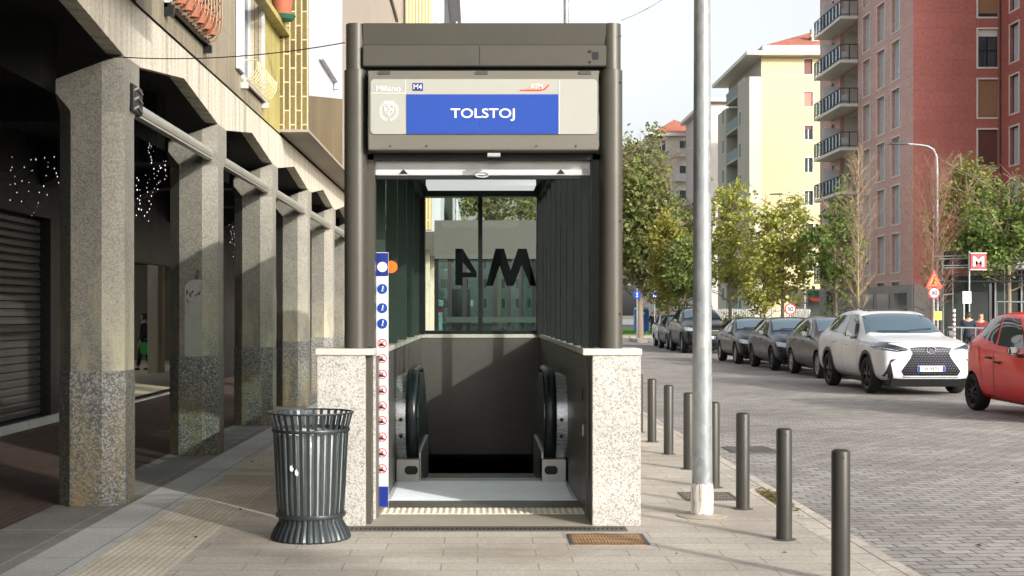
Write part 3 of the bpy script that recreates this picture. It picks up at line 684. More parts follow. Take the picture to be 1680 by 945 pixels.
m_streak.b.inputs['Roughness'].default_value = .85; m_streak.bump(n2_, .3, .006)
bp('arcade_beam', bm_, m_streak.m)
bp('joint', MB().box(-3.3, -2.965, 3, 36, 4.25, 4.275), m_dark)
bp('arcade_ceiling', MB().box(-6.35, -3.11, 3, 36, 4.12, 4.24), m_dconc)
for yc in PC:
    crossb = MB(); crossb.prism([(-3.66, 3.5), (-4.2, 3.78), (-5.6, 3.78), (-6.28, 3.45), (-6.28, 4.118), (-3.66, 4.118)], 'y', yc-.2, yc+.2); bp('arcade_cross_beam', crossb, m_dconc)

# shop wall at the back of the arcade, with the passage opening
m_shopw = mat('dark_shop_fascia', srgb(20,22,24), .45, 0, .2, 1)
ow = (-6.3, 3, 0); hs_ = [(9.8, 16.0, .12, 3.0), (19.4, 25.2, .02, 2.58)]
bp('shop_wall', wall(ow, YP, XP, 33, 4.12, hs_, .25), m_shopw)
bp('stone_plinth', MB().box(-6.295, -6.24, 3, 22.2, 0, .115), m_slabg)
sh_ = MB(); m_sh = mat('dark_shutter_slats', srgb(72,70,66), .4, .2, .1, 2)
for i in range(26): sh_.prism([(-6.50,.13+i*.11), (-6.455,.14+i*.11), (-6.45,.20+i*.11), (-6.47,.235+i*.11), (-6.50,.235+i*.11)], 'y', 12.8, 19.0)
bp('shop_shutter', sh_, m_sh)
bp('shutter_frame', MB().box(-6.52, -6.30, 18.85, 19.0, .12, 3.0), m_dark)
# passage beyond the opening: open court, back wall with a lit window
bp('passage_wall', wall((-14, 44, 0), XP, YN_, 9, 6, [(3.55, 3.95, 1.9, 3.1)], .1), mat('grey_court_wall', srgb(120,118,108), .8, 0, .15, .8))
bp('passage_side_wall', MB().box(-14.2, -14, 20, 44, 0, 6), m_plas)
bp('court_window_glow', MB().box(-10.4, -10.1, 43.9, 43.95, 1.95, 3.0), emis('court_window_light', srgb(210,225,230), 1.2))
bp('court_pillar', MB().prism([(-9.0,34.8),(-8.72,34.8),(-8.62,34.9),(-8.62,35.2),(-9.0,35.2)], 'z', 0, 4.2), m_concs)
bp('passage_ceiling', MB().box(-9.2, -6.32, 20, 34, 2.9, 3.1), m_dconc)
bp('doorway_frame', MB().box(-6.42, -6.28, 27.6, 28.15, 0, 2.58), m_dark)
bp('step_edge', MB().box(-6.4, -6.18, 22.4, 28.2, 0.0, .02), m_granlcap)
# upper facade
YB = 19.0
hw = [(1.08, 2.65, .30, 2.1), (4.95, 6.35, .30, 2.3)]
H2 = 10.5-4.28
fz = 4.28
bp('recessed_facade', wall((-2.95, 11.02, fz), YP, XP, 6.45, H2, hw, .2), m_rib)
bp('green_tile_facade', wall((-2.95, 17.47, fz), YP, XP, YB-17.47, H2, [], .2), m_ribg)
m_rail = mat('weathered_cream_railing', srgb(206,192,150), .5, .1, .12, 4)
m_railr = mat('rusty_brown_railing', srgb(150,120,96), .6, .2, .15, 4)
for (a, b, c, d), rm, fill in zip(hw, (m_railr, m_rail), (True, False)):
    w = window(B, (-2.95, 11.02, fz), YP, XP, (a, b, c, d), m_whitep, m_whitep, m_pane, 'casement', (m_trimw, .55) if fill else None, .2, .1)
    y0, y1 = 11.02+a-.1, 11.02+b+.1; zs = 4.48
    s = MB(); s.box(-2.948, -2.885, y0, y1, zs, zs+.04); 
    for y in (y0, y1-.06): s.box(-2.948, -2.86, y, y+.05, zs-.08, zs-.002)
    sl_ = s.build('window_box_sill', m_granlcap if not fill else m_dark, w, True); ht = .82 if fill else .27
    g = MB(); n = 12
    for i in range(n+1):
        y = y0+.03+(y1-y0-.06)*i/n
        g.tube([(-2.89, y, zs+.03), (-2.82, y, zs+.06), (-2.76, y, zs+.16), (-2.75, y, zs+.27), (-2.76, y, zs+ht)], .0095, 5)
    g.tube([(-2.76, y0, zs+ht), (-2.76, y1, zs+ht)], .011, 6); g.tube([(-2.885, y0, zs+.045), (-2.885, y1, zs+.045)], .009, 6)
    for y in (y0+.02, y1-.02): g.tube([(-2.95, y, zs+ht), (-2.76, y, zs+ht)], .009, 5)
    g.build('railing', rm, w, True)
    q = MB(); q.box(-2.94, -2.90, y0-.35, y0+.02, zs+.1, zs+2.2); q.build('open_shutter', m_whitep, w, True)
# bays
def bay(y0, y1, plain=False):
    zb = 4.30
    s = MB(); s.box(-2.949, -2.52, y0, y1, zb, zb+.04); bp('bay_soffit', s, mat('shaded_soffit_plaster', srgb(120,116,114), .8, 0, .08) if 0 else m_plas)
    f = MB(); f.face([(-2.95,y1,zb+.04),(-2.52,y1,zb+.04),(-2.52,y1,10.5),(-2.95,y1,10.5)]); bp('bay_end_wall', f, m_tile); f = MB(); f.face([(-2.95,y0,zb+.04),(-2.52,y0,zb+.04),(-2.52,y0,10.5),(-2.95,y0,10.5)]); bp('bay_end_wall', f, m_tile)
    pass
    return zb+.04
z0 = bay(3.5, 11.0); bp('bay_wall', MB().box(-2.53,-2.52,3.502,10.998,z0,10.5), m_tile)
z0 = bay(YB, 39)
t_ = MB(); t_.face([(-2.52,YB,z0),(-2.52,23.7,z0),(-2.52,23.7,5.58),(-2.52,YB,4.84)]); bp('bay_tile_dado', t_, bricky('khaki_grooved_tile', srgb(122,104,72), srgb(102,88,62), srgb(92,82,60), 1.4, .075, .006, .5, 'z,xy', 0, .5, .5, 0, .25, .006, .6))
t_ = MB(); t_.face([(-2.52,YB,4.84),(-2.52,23.7,5.58),(-2.52,23.7,10.5),(-2.52,YB,10.5)]); bp('bay_white_wall', t_, m_whitep)
t_ = MB(); t_.face([(-2.52,23.7,z0),(-2.52,39,z0),(-2.52,39,10.5),(-2.52,23.7,10.5)]); bp('bay_wall', t_, m_plas)
t_ = MB(); t_.box(-2.518, -2.44, 20.2, 22.3, 5.62, 5.68); t_.box(-2.50, -2.44, 22.2, 22.3, 5.50, 5.619); bp('bay_window_sill', t_, m_whitep)
bp('flat_roof', MB().box(-9, -2.45, 3.4, 39.1, 10.502, 10.62), m_dark)
bp('rear_wall', MB().box(-14.2, -6.62, 3, 20, 0, 10.5), m_plas)
bp('upper_wall', MB().box(-9, -6.6, 20.01, 39, 4.25, 10.5), m_plas)
lg = bp('upper_ledge', MB().box(-2.948, -2.80, 14, YB, 5.72, 5.80), m_ribg)
# end of the building and start of the arcade (beyond the frame, closes it off)
bp('end_wall', MB().box(-6.3, -2.96, 35.9, 36.1, 0, 10.5), m_plas)
# awning cases
m_awn = mat('aluminium_awning_case', srgb(176,174,164), .35, .5, .1, 3)
for i, yc in enumerate(PC[2:7]):
    t = thing('awning_case', ['rolled awning in a long metal case between the nearest arcade pillars', 'rolled awning case between the second and third arcade pillars', 'rolled awning case between the third and fourth arcade pillars', 'short rolled awning case between the fourth and fifth arcade pillars', 'rolled awning case beyond the fifth arcade pillar'][i], 'awning', (-3.05, yc+.3, 3.42), 0, 'rolled awnings along the arcade')
    ya, yb_ = yc+.3, yc+3.55
    c = MB(); c.prism([(-3.10,3.375),(-3.05,3.355),(-3.0,3.37),(-2.985,3.41),(-3.0,3.455),(-3.05,3.475),(-3.10,3.46)], 'y', ya, yb_); c.build('case', m_awn, t, True, smooth=50)
    MB().box(-3.06, -2.99, ya, yb_, 3.335, 3.353).build('front_rail', m_awn, t, True)
    if i: continue
    e = MB(); e.box(-3.12, -2.93, ya-.36, ya-.02, 3.32, 3.56); e.build('end_bracket', m_dark, t, True, bevel=.01)
    e = MB(); 
    for z in (3.36, 3.44, 3.52): e.tube([(-2.925, ya-.33, z-.02), (-2.925, ya-.2, z+.02), (-2.925, ya-.06, z-.01)], .012, 5)
    e.build('gear', m_steeld, t, True)
# flower pot and plants on the ledge
m_terra = mat('terracotta', srgb(158,92,66), .8, 0, .12, 6)
P_ = thing('flower_pot', 'terracotta flower pot with green saucer on the ledge of the tiled facade', 'flower pot', (-2.80, 18.3, 5.83))
pt = MB(); pt.lathe([(.11,.0),(.16,.34),(.185,.34),(.185,.42),(.15,.42)], 20); pt.build('pot', m_terra, P_, smooth=40)
pt = MB(); pt.lathe([(.15,-.03),(.19,.03),(.17,.03),(.14,-.01)], 20); pt.build('saucer', mat('green_saucer', srgb(40,96,74), .5), P_, smooth=40)
for i in range(6):
    y = 12.2+i*.27
    q = thing('flower_pot', ['small clay pot at the near end of the brown window railing','second small clay pot behind the brown window railing','third small clay pot behind the brown window railing','fourth small clay pot behind the brown window railing','fifth small clay pot behind the brown window railing','small clay pot at the far end of the brown window railing'][i], 'flower pot', (-2.84, y, 4.55), 0, 'clay pots behind the brown window railing')
    pt = MB(); pt.lathe([(.055,0),(.08,.14),(.092,.14),(.092,.18),(.07,.18)], 14); pt.build('pot', m_terra, q, smooth=40)
    pl = MB(); rr = random.Random(i)
    for j in range(60):
        a = rr.uniform(0, 6.28); r_ = rr.uniform(.02,.1); h = rr.uniform(.16,.5); w_ = .02
        pl.face([(r_*math.cos(a)-w_, r_*math.sin(a), h-.03), (r_*math.cos(a), r_*math.sin(a)-w_, h), (r_*math.cos(a)+w_, r_*math.sin(a), h+.02), (r_*math.cos(a), r_*math.sin(a)+w_, h)])
    pl.build('plant', leafmat('pot_plant_leaves', [srgb(70,88,30), srgb(150,84,66)], 14) if i == 0 else bpy.data.materials['pot_plant_leaves'], q, normals=False)
# hanging light strings
m_bulb = emis('fairy_bulb', (.95, .9, 1), .55); m_wire = mat('thin_wire', srgb(12,12,13), .9, spec=.1)
rr = random.Random(3)
def light_string(label, x, y, ztop, n, L, m=m_bulb, curly=.02):
    t = thing('light_string', label, 'fairy lights', (x, y, ztop), 0, 'fairy lights hanging in the arcade')
    path = [(x+rr.uniform(-curly,curly), y+rr.uniform(-curly,curly), ztop-L*i/n) for i in range(n+1)]
    w = MB(); w.tube(path, .003, 4); w.tube([(x, y, ztop), (x, y, 4.12)], .002, 4); w.build('wire', m_wire, t, True)
    b = MB()
    for q in path[1:]:
        r_ = rr.uniform(.002, .0065); b.lathe([(.001,-r_*1.6),(r_,0),(.001,r_*1.6)], 6, (q[0]+rr.uniform(-.02,.02), q[1], q[2]+rr.uniform(-.02,.02)))
    b.build('bulb', m, t, True)
# strings seen between the nearest and second pillar (photo x 222-272)
labs = ['long fairy light string just right of the nearest pillar','fairy light string hanging lowest between the first two pillars','curly fairy light string left of the second pillar','short fairy light string close to the second pillar','fairy light string high up between the first two pillars']
for lb, (px, py0, py1, Yq) in zip(labs, ((226,288,352,13.5),(243,282,362,13.8),(257,262,318,14.2),(269,262,294,14.6),(248,232,262,14.9))):
    light_string(lb, X(px,Yq), Yq, Z(py0,Yq), 12, (py1-py0)*Yq/2100, curly=.035)
for lb, (px, py0, py1, Yq) in zip(['fairy light string between the second and third pillars','long fairy light string by the third pillar'], ((379,364,400,22),(384,366,420,23))):
    light_string(lb, X(px,Yq), Yq, Z(py0,Yq), 9, (py1-py0)*Yq/2100, curly=.03)
labs = ['leftmost fairy light string in the dark arcade','fairy light string with wide spaced dots left of the nearest pillar','middle fairy light string left of the nearest pillar','fairy light string nearest the left side of the first pillar','lowest fairy light string left of the nearest pillar','faint fairy light string beside the frame edge']
for lb, (px, py0, py1, Yq) in zip(labs, ((28,243,330,12.5),(42,245,350,13.4),(58,243,355,14),(76,245,335,14.4),(88,246,300,15),(8,268,300,12)) ):
    light_string(lb, X(px,Yq), Yq, Z(py0,Yq), 6, (py1-py0)*Yq/2100, curly=.09)
# cable across the facade
c = MB(); A_, B_ = Vector((X(150,10.6), 10.6, Z(90,10.6))), Vector((X(566,9.75), 9.75, Z(70,9.75)))
c.tube([tuple(A_.lerp(B_, t/20) - Vector((0,0,.07*4*(t/20)*(1-t/20)))) for t in range(21)], .0045, 5)
tag(c.build('cable', m_dark), 'thin dark cable strung from the nearest pillar to the metro entrance', 'cable')
c = MB(); A_, B_ = Vector((X(1020,9.8), 9.8, Z(33,9.8))), Vector((2.6, 14, 5.6))
c.tube([tuple(A_.lerp(B_, t/20) - Vector((0,0,.10*4*(t/20)*(1-t/20)))) for t in range(21)], .004, 5)
tag(c.build('cable', m_steeld), 'thin pale wire rising from the right corner post of the metro entrance', 'cable')
# ================================================================== TALL TILED TOWER further along on the left
TW = thing('tiled_tower', 'taller tan tiled apartment block with white balconies showing above the metro entrance', 'building', (-2, 40, 0))
zz0 = 4.2
tt = MB(); tt.box(-12, -2.0, 40, 66, zz0, 24); tt.build('block', m_whitep, TW, True)
tt = MB(); 
xa, xb = X(666,39.9), X(708,39.9)
tt.box(xa, xb, 39.6, 39.995, zz0, 24); tt.build('tiled_panel', bricky('tan_vertical_tile', srgb(176,150,96), srgb(158,134,84), srgb(224,204,160), 9, .10, .022, .5, 'z,xy', 0, .5, .4, 0, .15, .004, .5), TW, True)
MB().box(-12, xa-.005, 39.7, 39.995, zz0, 24).build('side_panel', m_plas, TW, True)
MB().box(-2.0, -1.2, 40.4, 66, zz0, 24).build('street_block', m_whitep, TW, True)
for i in range(6):
    z = zz0+.4+i*3.05
    bb = MB(); bb.box(-1.199, -.72, 44, 60, z, z+.14); b_ = bb.build('balcony', m_whitep, TW, True)
    r_ = MB(); r_.box(-.76, -.72, 44, 60, z+.14, z+.95); r_.build('parapet', m_whitep, b_, True)
    o_ = MB(); o_.box(-1.198, -1.17, 45, 58, z+.3, z+2.5); o_.build('window', m_green, TW, True)
g = MB()
for y in (41, 46, 52, 58, 64): g.box(-2.5, -2.0, y, y+.6, 0, zz0)
g.build('ground_floor_pillar', m_concs, TW, True)
MB().box(-8, -5, 40, 66, 0, zz0-.01).build('ground_floor_shop', m_shopw, TW, True)
# ================================================================== SECOND GLASS PAVILION beyond the entrance
G = thing('glass_pavilion', 'second glass and grey metal metro pavilion seen through the rear glass of the entrance', 'metro entrance', (.2, 29, 0))
def gp(name, mb, m, **kw): return mb.build(name, m, G, True, **kw)
YQ = 30
gp('fascia', MB().box(X(713,YQ), X(884,YQ), 29.9, 30.4, Z(425,YQ), Z(362,YQ)), mat('warm_grey_fascia', srgb(88,85,80), .6, .1, .05))
for px in (716, 738, 762, 790, 812, 835, 855, 876): gp('post', MB().box(X(px,YQ)-.05, X(px,YQ)+.05, 30.0, 30.1, 0, Z(425,YQ)), m_dark)
m_teal = glass('teal_glass', (.50,.68,.66), .8)
gp('pavilion_block', MB().box(X(733,YQ), X(770,YQ), 33, 34, 0, Z(470,YQ)), m_green)
gp('glass_wall', MB().box(X(716,YQ), X(880,YQ), 30.04, 30.06, .1, Z(425,YQ)), m_teal)
gp('glass_side', MB().box(X(716,YQ), X(716,YQ)+.02, 30.1, 36, .1, Z(425,YQ)), m_glassclear)
gp('glass_side', MB().box(X(880,YQ), X(880,YQ)+.02, 30.1, 36, .1, Z(425,YQ)), m_glassclear)
gp('handrail', MB().box(X(733,YQ), X(884,YQ), 29.8, 29.87, Z(529,YQ)-.0, Z(520,YQ)), m_green)
gp('roof', MB().box(X(713,YQ), X(884,YQ), 30.41, 36, Z(372,YQ), Z(364,YQ)), m_dark)
# parked van / delivery stand beyond: white and red kiosk seen through the glass
V = thing('market_stall', 'small white and red street stall far behind the glass pavilion', 'stall', (X(765,44), 44, 0))
MB().box(X(752,44), X(772,44), 44, 45.5, 0, Z(500,44)).build('counter', m_red, V, True)
MB().box(X(750,44), X(776,44), 43.8, 45.6, Z(507,44)+.1, Z(497,44)+.1).build('canopy', m_white, V, True)
MB().box(X(752,44)-.003, X(765,44), 43.97, 43.999, .2, Z(512,44)).build('front_panel', m_white, V, True)
# ================================================================== STREET FURNITURE near the camera
# litter bin
Lb = thing('litter_bin', 'dark green slatted metal litter bin with flared rim beside the left granite pier', 'litter bin', (X(510,9.15), 9.15, 0))
m_bin = mat('dark_bin_paint', srgb(52,58,60), .35, .35, .1, 4, .03, 120)
s_ = 9.15/2100
RT, RM, RB = .302, .27, .234
zt_, zband, zb_ = Z(677,9.15), Z(702,9.15), .165
prof = [(RB, zb_), (RB*1.05, zb_+.15), (RM*.97, zband-.12), (RM, zband), (RM*1.03, zband+.03), (RT*.99, zt_)]
bars = MB(); nb = 32
for i in range(nb):
    a = 2*math.pi*(i+.3)/nb; ca, sa = math.cos(a), math.sin(a); wq = .0115
    for (r0, h0), (r1, h1) in zip(prof[:-1], prof[1:]):
        q = []
        for r, h in ((r0, h0), (r1, h1)):
            for dr, dt in ((0,-wq), (0,wq), (-.005,wq), (-.005,-wq)): q.append(((r+dr)*ca-dt*sa, (r+dr)*sa+dt*ca, h))
        bars.hexa(q)
bars.build('slats', m_bin, Lb)
def ring(r, z, t, w, name, m):
    MB().lathe([(r-w, z-t), (r, z-t), (r+.003, z), (r, z+t), (r-w, z+t), (r-w, z-t)], 48, cap=False).build(name, m, Lb, smooth=40)
ring(RT+.004, zt_+.004, .006, .014, 'rim', m_bin); ring(RM+.006, zband-.01, .012, .006, 'band', m_bin); ring(RB+.014, zb_+.01, .014, .016, 'lower_band', m_bin)
ft = MB(); nf = 108
prs = [(RB*.96, zb_+.0), (RB*.97, zb_-.04), (RB*1.1, zb_-.09), (RB*1.19, .03), (RB*1.21, .012), (RB*1.19, 0)]
prev = None
for r, h in prs:
    cur = ft.addv([(r*(1+(.010 if (t % 3) else -.018))*math.cos(2*math.pi*t/nf), r*(1+(.010 if (t % 3) else -.018))*math.sin(2*math.pi*t/nf), h) for t in range(nf)])
    if prev is not None:
        for t in range(nf): u = (t+1) % nf; ft.addf((prev+t, prev+u, cur+u, cur+t))
    prev = cur
ft.build('foot', m_bin, Lb, smooth=25)
ln_ = MB(); nl = 60; prev = None; rr = random.Random(2)
for q, (r, h) in enumerate([(RB*.90, zb_+.01), (RB*.94, zb_+.2), (RM*.88, zband-.15), (RM*.90, zband-.04), (RM*.84, zband-.03), (RM*.80, zband-.3), (.01, zband-.32)]):
    cur = ln_.addv([((r+.006*math.sin(t*1.7)*(q < 5)+rr.uniform(-.003,.003))*math.cos(2*math.pi*t/nl), (r+.006*math.sin(t*1.7)*(q < 5))*math.sin(2*math.pi*t/nl), h+rr.uniform(-.008,.008)*(q > 2)) for t in range(nl)])
    if prev is not None:
        for t in range(nl): u = (t+1) % nl; ln_.addf((prev+t, prev+u, cur+u, cur+t))
    prev = cur
ln_.build('bin_bag', mat('grey_green_bin_bag', srgb(158,166,164), .25, 0, .2, 5, .5, 14), Lb, smooth=60)
hl = MB(); hl.prism([(-.01,0),(.01,.01),(.012,-.02),(0,-.035),(-.012,-.02)], 'y', -RM*.96, -RM*.955); 
o_ = MB()
for dx, dz in ((-.10,.52),(-.065,.49)): o_.prism([(dx-.012,dz+.02),(dx+.0,dz+.03),(dx+.014,dz),(dx+.004,dz-.02),(dx-.012,dz-.008)], 'y', -RM*.945, -RM*.935)
o_.build('torn_sticker', m_white, Lb)
# bollards
m_boll = mat('anthracite_bollard_paint', srgb(62,60,55), .42, .35, .08, 3, .02, 150)
bl = [(954,7.66),(885,9.08),(835,10.5),(800,11.8),(770,13.2),(745,14.6),(725,16.0),(710,17.3)]
labs = ['nearest bollard, cut off by the bottom edge of the photo','second nearest bollard along the kerb','third nearest bollard along the kerb','fourth bollard, just right of the galvanised lamp post','fifth bollard, just left of the galvanised lamp post','sixth bollard from the camera along the kerb','seventh bollard from the camera, second from the far end','farthest bollard, half hidden behind the right granite pier']
def bollard(x, y, label):
    t = thing('bollard', label, 'bollard', (x, y, 0), 0, 'bollards along the kerb')
    b = MB(); r = .0555; b.lathe([(r,0),(r,.772),(r-.002,.779),(r-.008,.784),(r-.02,.786),(.001,.786)], 32); b.build('post', m_boll, t, smooth=40)
    c = MB(); c.lathe([(.001,.792),(r-.016,.791),(r-.01,.786),(r-.012,.784)], 32); c.build('cap', m_boll, t, smooth=40)
    f = MB(); f.lathe([(.085,0),(.085,.004),(.06,.008),(.056,.008)], 32); f.build('base_ring', m_iron, t, smooth=40)
    h = MB(); h.lathe([(.006,-.0575),(.006,-.053)], 10, (0,0,.745), 'y'); h.build('fixing_hole', m_black, t)
    return t
b0 = None
for (py, Y), lb in zip(bl, labs):
    if b0 is None: b0 = bollard(2.168, Y, lb)
    else: b_ = copy_tree(b0); b_.location = (2.168, Y, 0); b_['label'] = lb
# galvanised lamp post
Lp = thing('lamp_post', 'tall galvanised steel lamp post with torn tape round its foot on the pavement', 'lamp post', (X(1152,10.15), 10.15, 0))
m_galv = NT('galvanised_steel'); v_ = m_galv.coord((1,1,.5)); vo = m_galv.add('ShaderNodeTexVoronoi', Scale=26); m_galv.l(v_, vo.inputs['Vector'])
sp2 = m_galv.add('ShaderNodeSeparateColor'); m_galv.l(vo.outputs['Color'], sp2.inputs[0])
m_galv.base(m_galv.mix(.55, m_galv.ramp(sp2.outputs[0], [(0, srgb(118,122,124)), (1, srgb(158,161,162))]), m_galv.ramp(m_galv.noise(v_, 5, 4), [(.3, srgb(116,120,122)), (.7, srgb(162,164,163))])))
m_galv.b.inputs['Metallic'].default_value = .35; m_galv.b.inputs['Roughness'].default_value = .5
p = MB(); p.lathe([(.083,0),(.0805,.25),(.072,2.0),(.064,4.2),(.045,7.8)], 40); p.build('pole', m_galv.m, Lp, smooth=60)
tp = MB(); prev = None; rr = random.Random(9)
for h in (.02, .08, .15, .22, .26):
    cur = tp.addv([((.0865+rr.uniform(-.001,.003))*math.cos(2*math.pi*t/36), (.0865+rr.uniform(-.001,.003))*math.sin(2*math.pi*t/36), h+(rr.uniform(-.012,.012) if h in (.02,.26) else 0)) for t in range(36)])
    if prev is not None:
        for t in range(36): tp.addf((prev+t, prev+(t+1) % 36, cur+(t+1) % 36, cur+t))
    prev = cur
m_tape = NT('torn_tape'); m_tape.base(m_tape.ramp(m_tape.noise(m_tape.coord((14,14,2)), 3, 5), [(.38, srgb(160,146,128)), (.5, srgb(206,204,200)), (.6, srgb(180,182,184))])); m_tape.b.inputs['Roughness'].default_value = .4
tp.build('tape_wrap', m_tape.m, Lp)
c = MB(); c.lathe([(.20,0),(.205,.004),(.20,.008),(.10,.012),(.085,.02)], 40); c.build('concrete_collar', mat('collar_mortar', srgb(150,140,124), .9, 0, .15, 4, .4, 60), Lp, smooth=30)
ar = MB(); ar.tube([(0,0,7.7),(0,0,8.3),(.2,0,8.7),(.7,0,8.9),(1.6,0,8.95)], .04, 10); ar.build('arm', m_galv.m, Lp)
lh = MB(); lh.box(1.5, 2.1, -.13, .13, 8.88, 8.98); lh.build('lamp_head', m_steeld, Lp, bevel=.03)
# slim pole behind the entrance roof
tag(MB().lathe([(.055,0),(.045,14)], 12, (X(929,24), 24, 0)).build('mast', m_galv.m, smooth=40), 'slim grey mast rising behind the roof of the metro entrance', 'pole')


# repainted patch and scribbles on the second pillar
PP = [o for o in B.children if o.name.startswith('pillar') and len(o.data.materials) == 2][3]
yf = 14.75-.3*.985-.004
pts = [(X(303,yf), Z(592,yf)), (X(338,yf), Z(592,yf)), (X(338,yf), Z(468,yf)), (X(333,yf), Z(460,yf)), (X(322,yf), Z(457,yf)), (X(310,yf), Z(461,yf)), (X(303,yf), Z(470,yf))]
pts = [(min(max(x, -3.375), -3.125), z) for x, z in pts]
MB().prism(pts, 'y', yf-.002, yf+.002).build('repainted_patch', mat('pale_repaint', srgb(146,146,140), .8, 0, .12, 3, dirt=srgb(120,118,110)), PP, True)
g = MB(); rr = random.Random(4)
for (px, py) in ((325,447),(323,455),(306,480),(311,484),(316,481),(322,486),(327,482),(309,492)):
    a = [(X(px+rr.uniform(-2.5,2.5),yf), yf-.004, Z(py+rr.uniform(-5,5),yf)) for _ in range(5)]; g.tube(a, .004, 4)
g.build('graffiti_scribble', m_black, PP, True)
# ================================================================== CARS
def carpaint(name, c, metal=.1, rough=.28):
    t = NT(name); t.base(c); t.b.inputs['Metallic'].default_value = metal; t.b.inputs['Roughness'].default_value = rough
    t.b.inputs['Coat Weight'].default_value = .35; t.b.inputs['Coat Roughness'].default_value = .05; t.b.inputs['Specular IOR Level'].default_value = .3
    n = t.noise(t.coord(), 3, 5); mr = t.add('ShaderNodeMapRange'); mr.inputs[3].default_value = rough-.03; mr.inputs[4].default_value = rough+.05; t.l(n, mr.inputs[0]); t.l(mr.outputs[0], t.b.inputs['Roughness']); return t.m
m_cglass = NT('car_glass'); m_cglass.base(srgb(26,36,40)); m_cglass.b.inputs['Roughness'].default_value = .03; m_cglass.b.inputs['Specular IOR Level'].default_value = .7; m_cglass.b.inputs['Coat Weight'].default_value = .2; m_cglass = m_cglass.m
m_wind = NT('sky_toned_windscreen'); m_wind.base(srgb(58,80,92)); m_wind.b.inputs['Roughness'].default_value = .04; m_wind.b.inputs['Coat Weight'].default_value = 1; m_wind.b.inputs['Coat IOR'].default_value = 1.7; m_wind.b.inputs['Specular IOR Level'].default_value = .9; m_wind = m_wind.m  # bluer base than the side glass, reflected sky put into the colour
m_trim = mat('black_car_trim', srgb(24,25,26), .5, 0, .1, 6)
m_tyre = mat('tyre_rubber', srgb(26,26,27), .8, 0, .15, 9)
m_chrome = mat('chrome', srgb(220,222,224), .1, 1, .02)
m_alloy = mat('alloy_rim', srgb(176,178,180), .3, .9, .05)
m_alloyd = mat('dark_alloy_rim', srgb(52,54,58), .3, .8, .05)
m_lamp = mat('headlight_lens', srgb(170,180,186), .08, .3, .2, 14, coat=1)
m_lampd = mat('dark_headlight_lens', srgb(40,46,54), .06, .2, .2, 14, coat=1)
m_tail = mat('red_tail_lens', srgb(150,18,22), .12, 0, .2, 14, coat=1)
def grid_poly(poly, step):
    bm = bmesh.new(); vs = [bm.verts.new((p[0], p[1], 0)) for p in poly]; bm.faces.new(vs)
    x0, x1 = min(p[0] for p in poly), max(p[0] for p in poly); y0, y1 = min(p[1] for p in poly), max(p[1] for p in poly)
    for ax, a, b in ((0, x0, x1), (1, y0, y1)):
        n = max(1, int((b-a)/step))
        for i in range(1, n):
            c = a+(b-a)*i/n; co_ = [0,0,0]; co_[ax] = c; no = [0,0,0]; no[ax] = 1
            bmesh.ops.bisect_plane(bm, geom=bm.verts[:]+bm.edges[:]+bm.faces[:], plane_co=co_, plane_no=no)
    bm.verts.ensure_lookup_table(); bm.verts.index_update()
    out = [tuple(v.co[:2]) for v in bm.verts], [tuple(v.index for v in f.verts) for f in bm.faces]
    bm.free(); return out
class Body:
    def __init__(s, st, wheels, r, wb_y):
        pass
def project(bvh, poly, axis, off, step=.07, thick=.0, maxd=None):
    """lay a 2D outline on the body: axis '+x'/'-x' side views (y,z), 'front' (x,z), 'rear' (x,z), 'top' (x,y)"""
    v, f = grid_poly(poly, step); out = []; ok = []
    for a, b in v:
        if axis == '+x': o, d = Vector((3,a,b)), Vector((-1,0,0))
        elif axis == '-x': o, d = Vector((-3,a,b)), Vector((1,0,0))
        elif axis == 'front': o, d = Vector((a,-3,b)), Vector((0,1,0))
        elif axis == 'rear': o, d = Vector((a,9,b)), Vector((0,-1,0))
        else: o, d = Vector((a,b,4)), Vector((0,0,-1))
        h = bvh.ray_cast(o, d)
        if h[0] is None: out.append((0,0,0)); ok.append(False)
        else:
            nn = h[1] if h[1].dot(d) < 0 else -h[1]
            out.append(tuple(h[0] + (nn*.6-d*.4).normalized()*off)); ok.append(True)
    mb = MB(); i = mb.addv(out)
    for q in f:
        if all(ok[t] for t in q): mb.addf([i+t for t in q])
    return mb
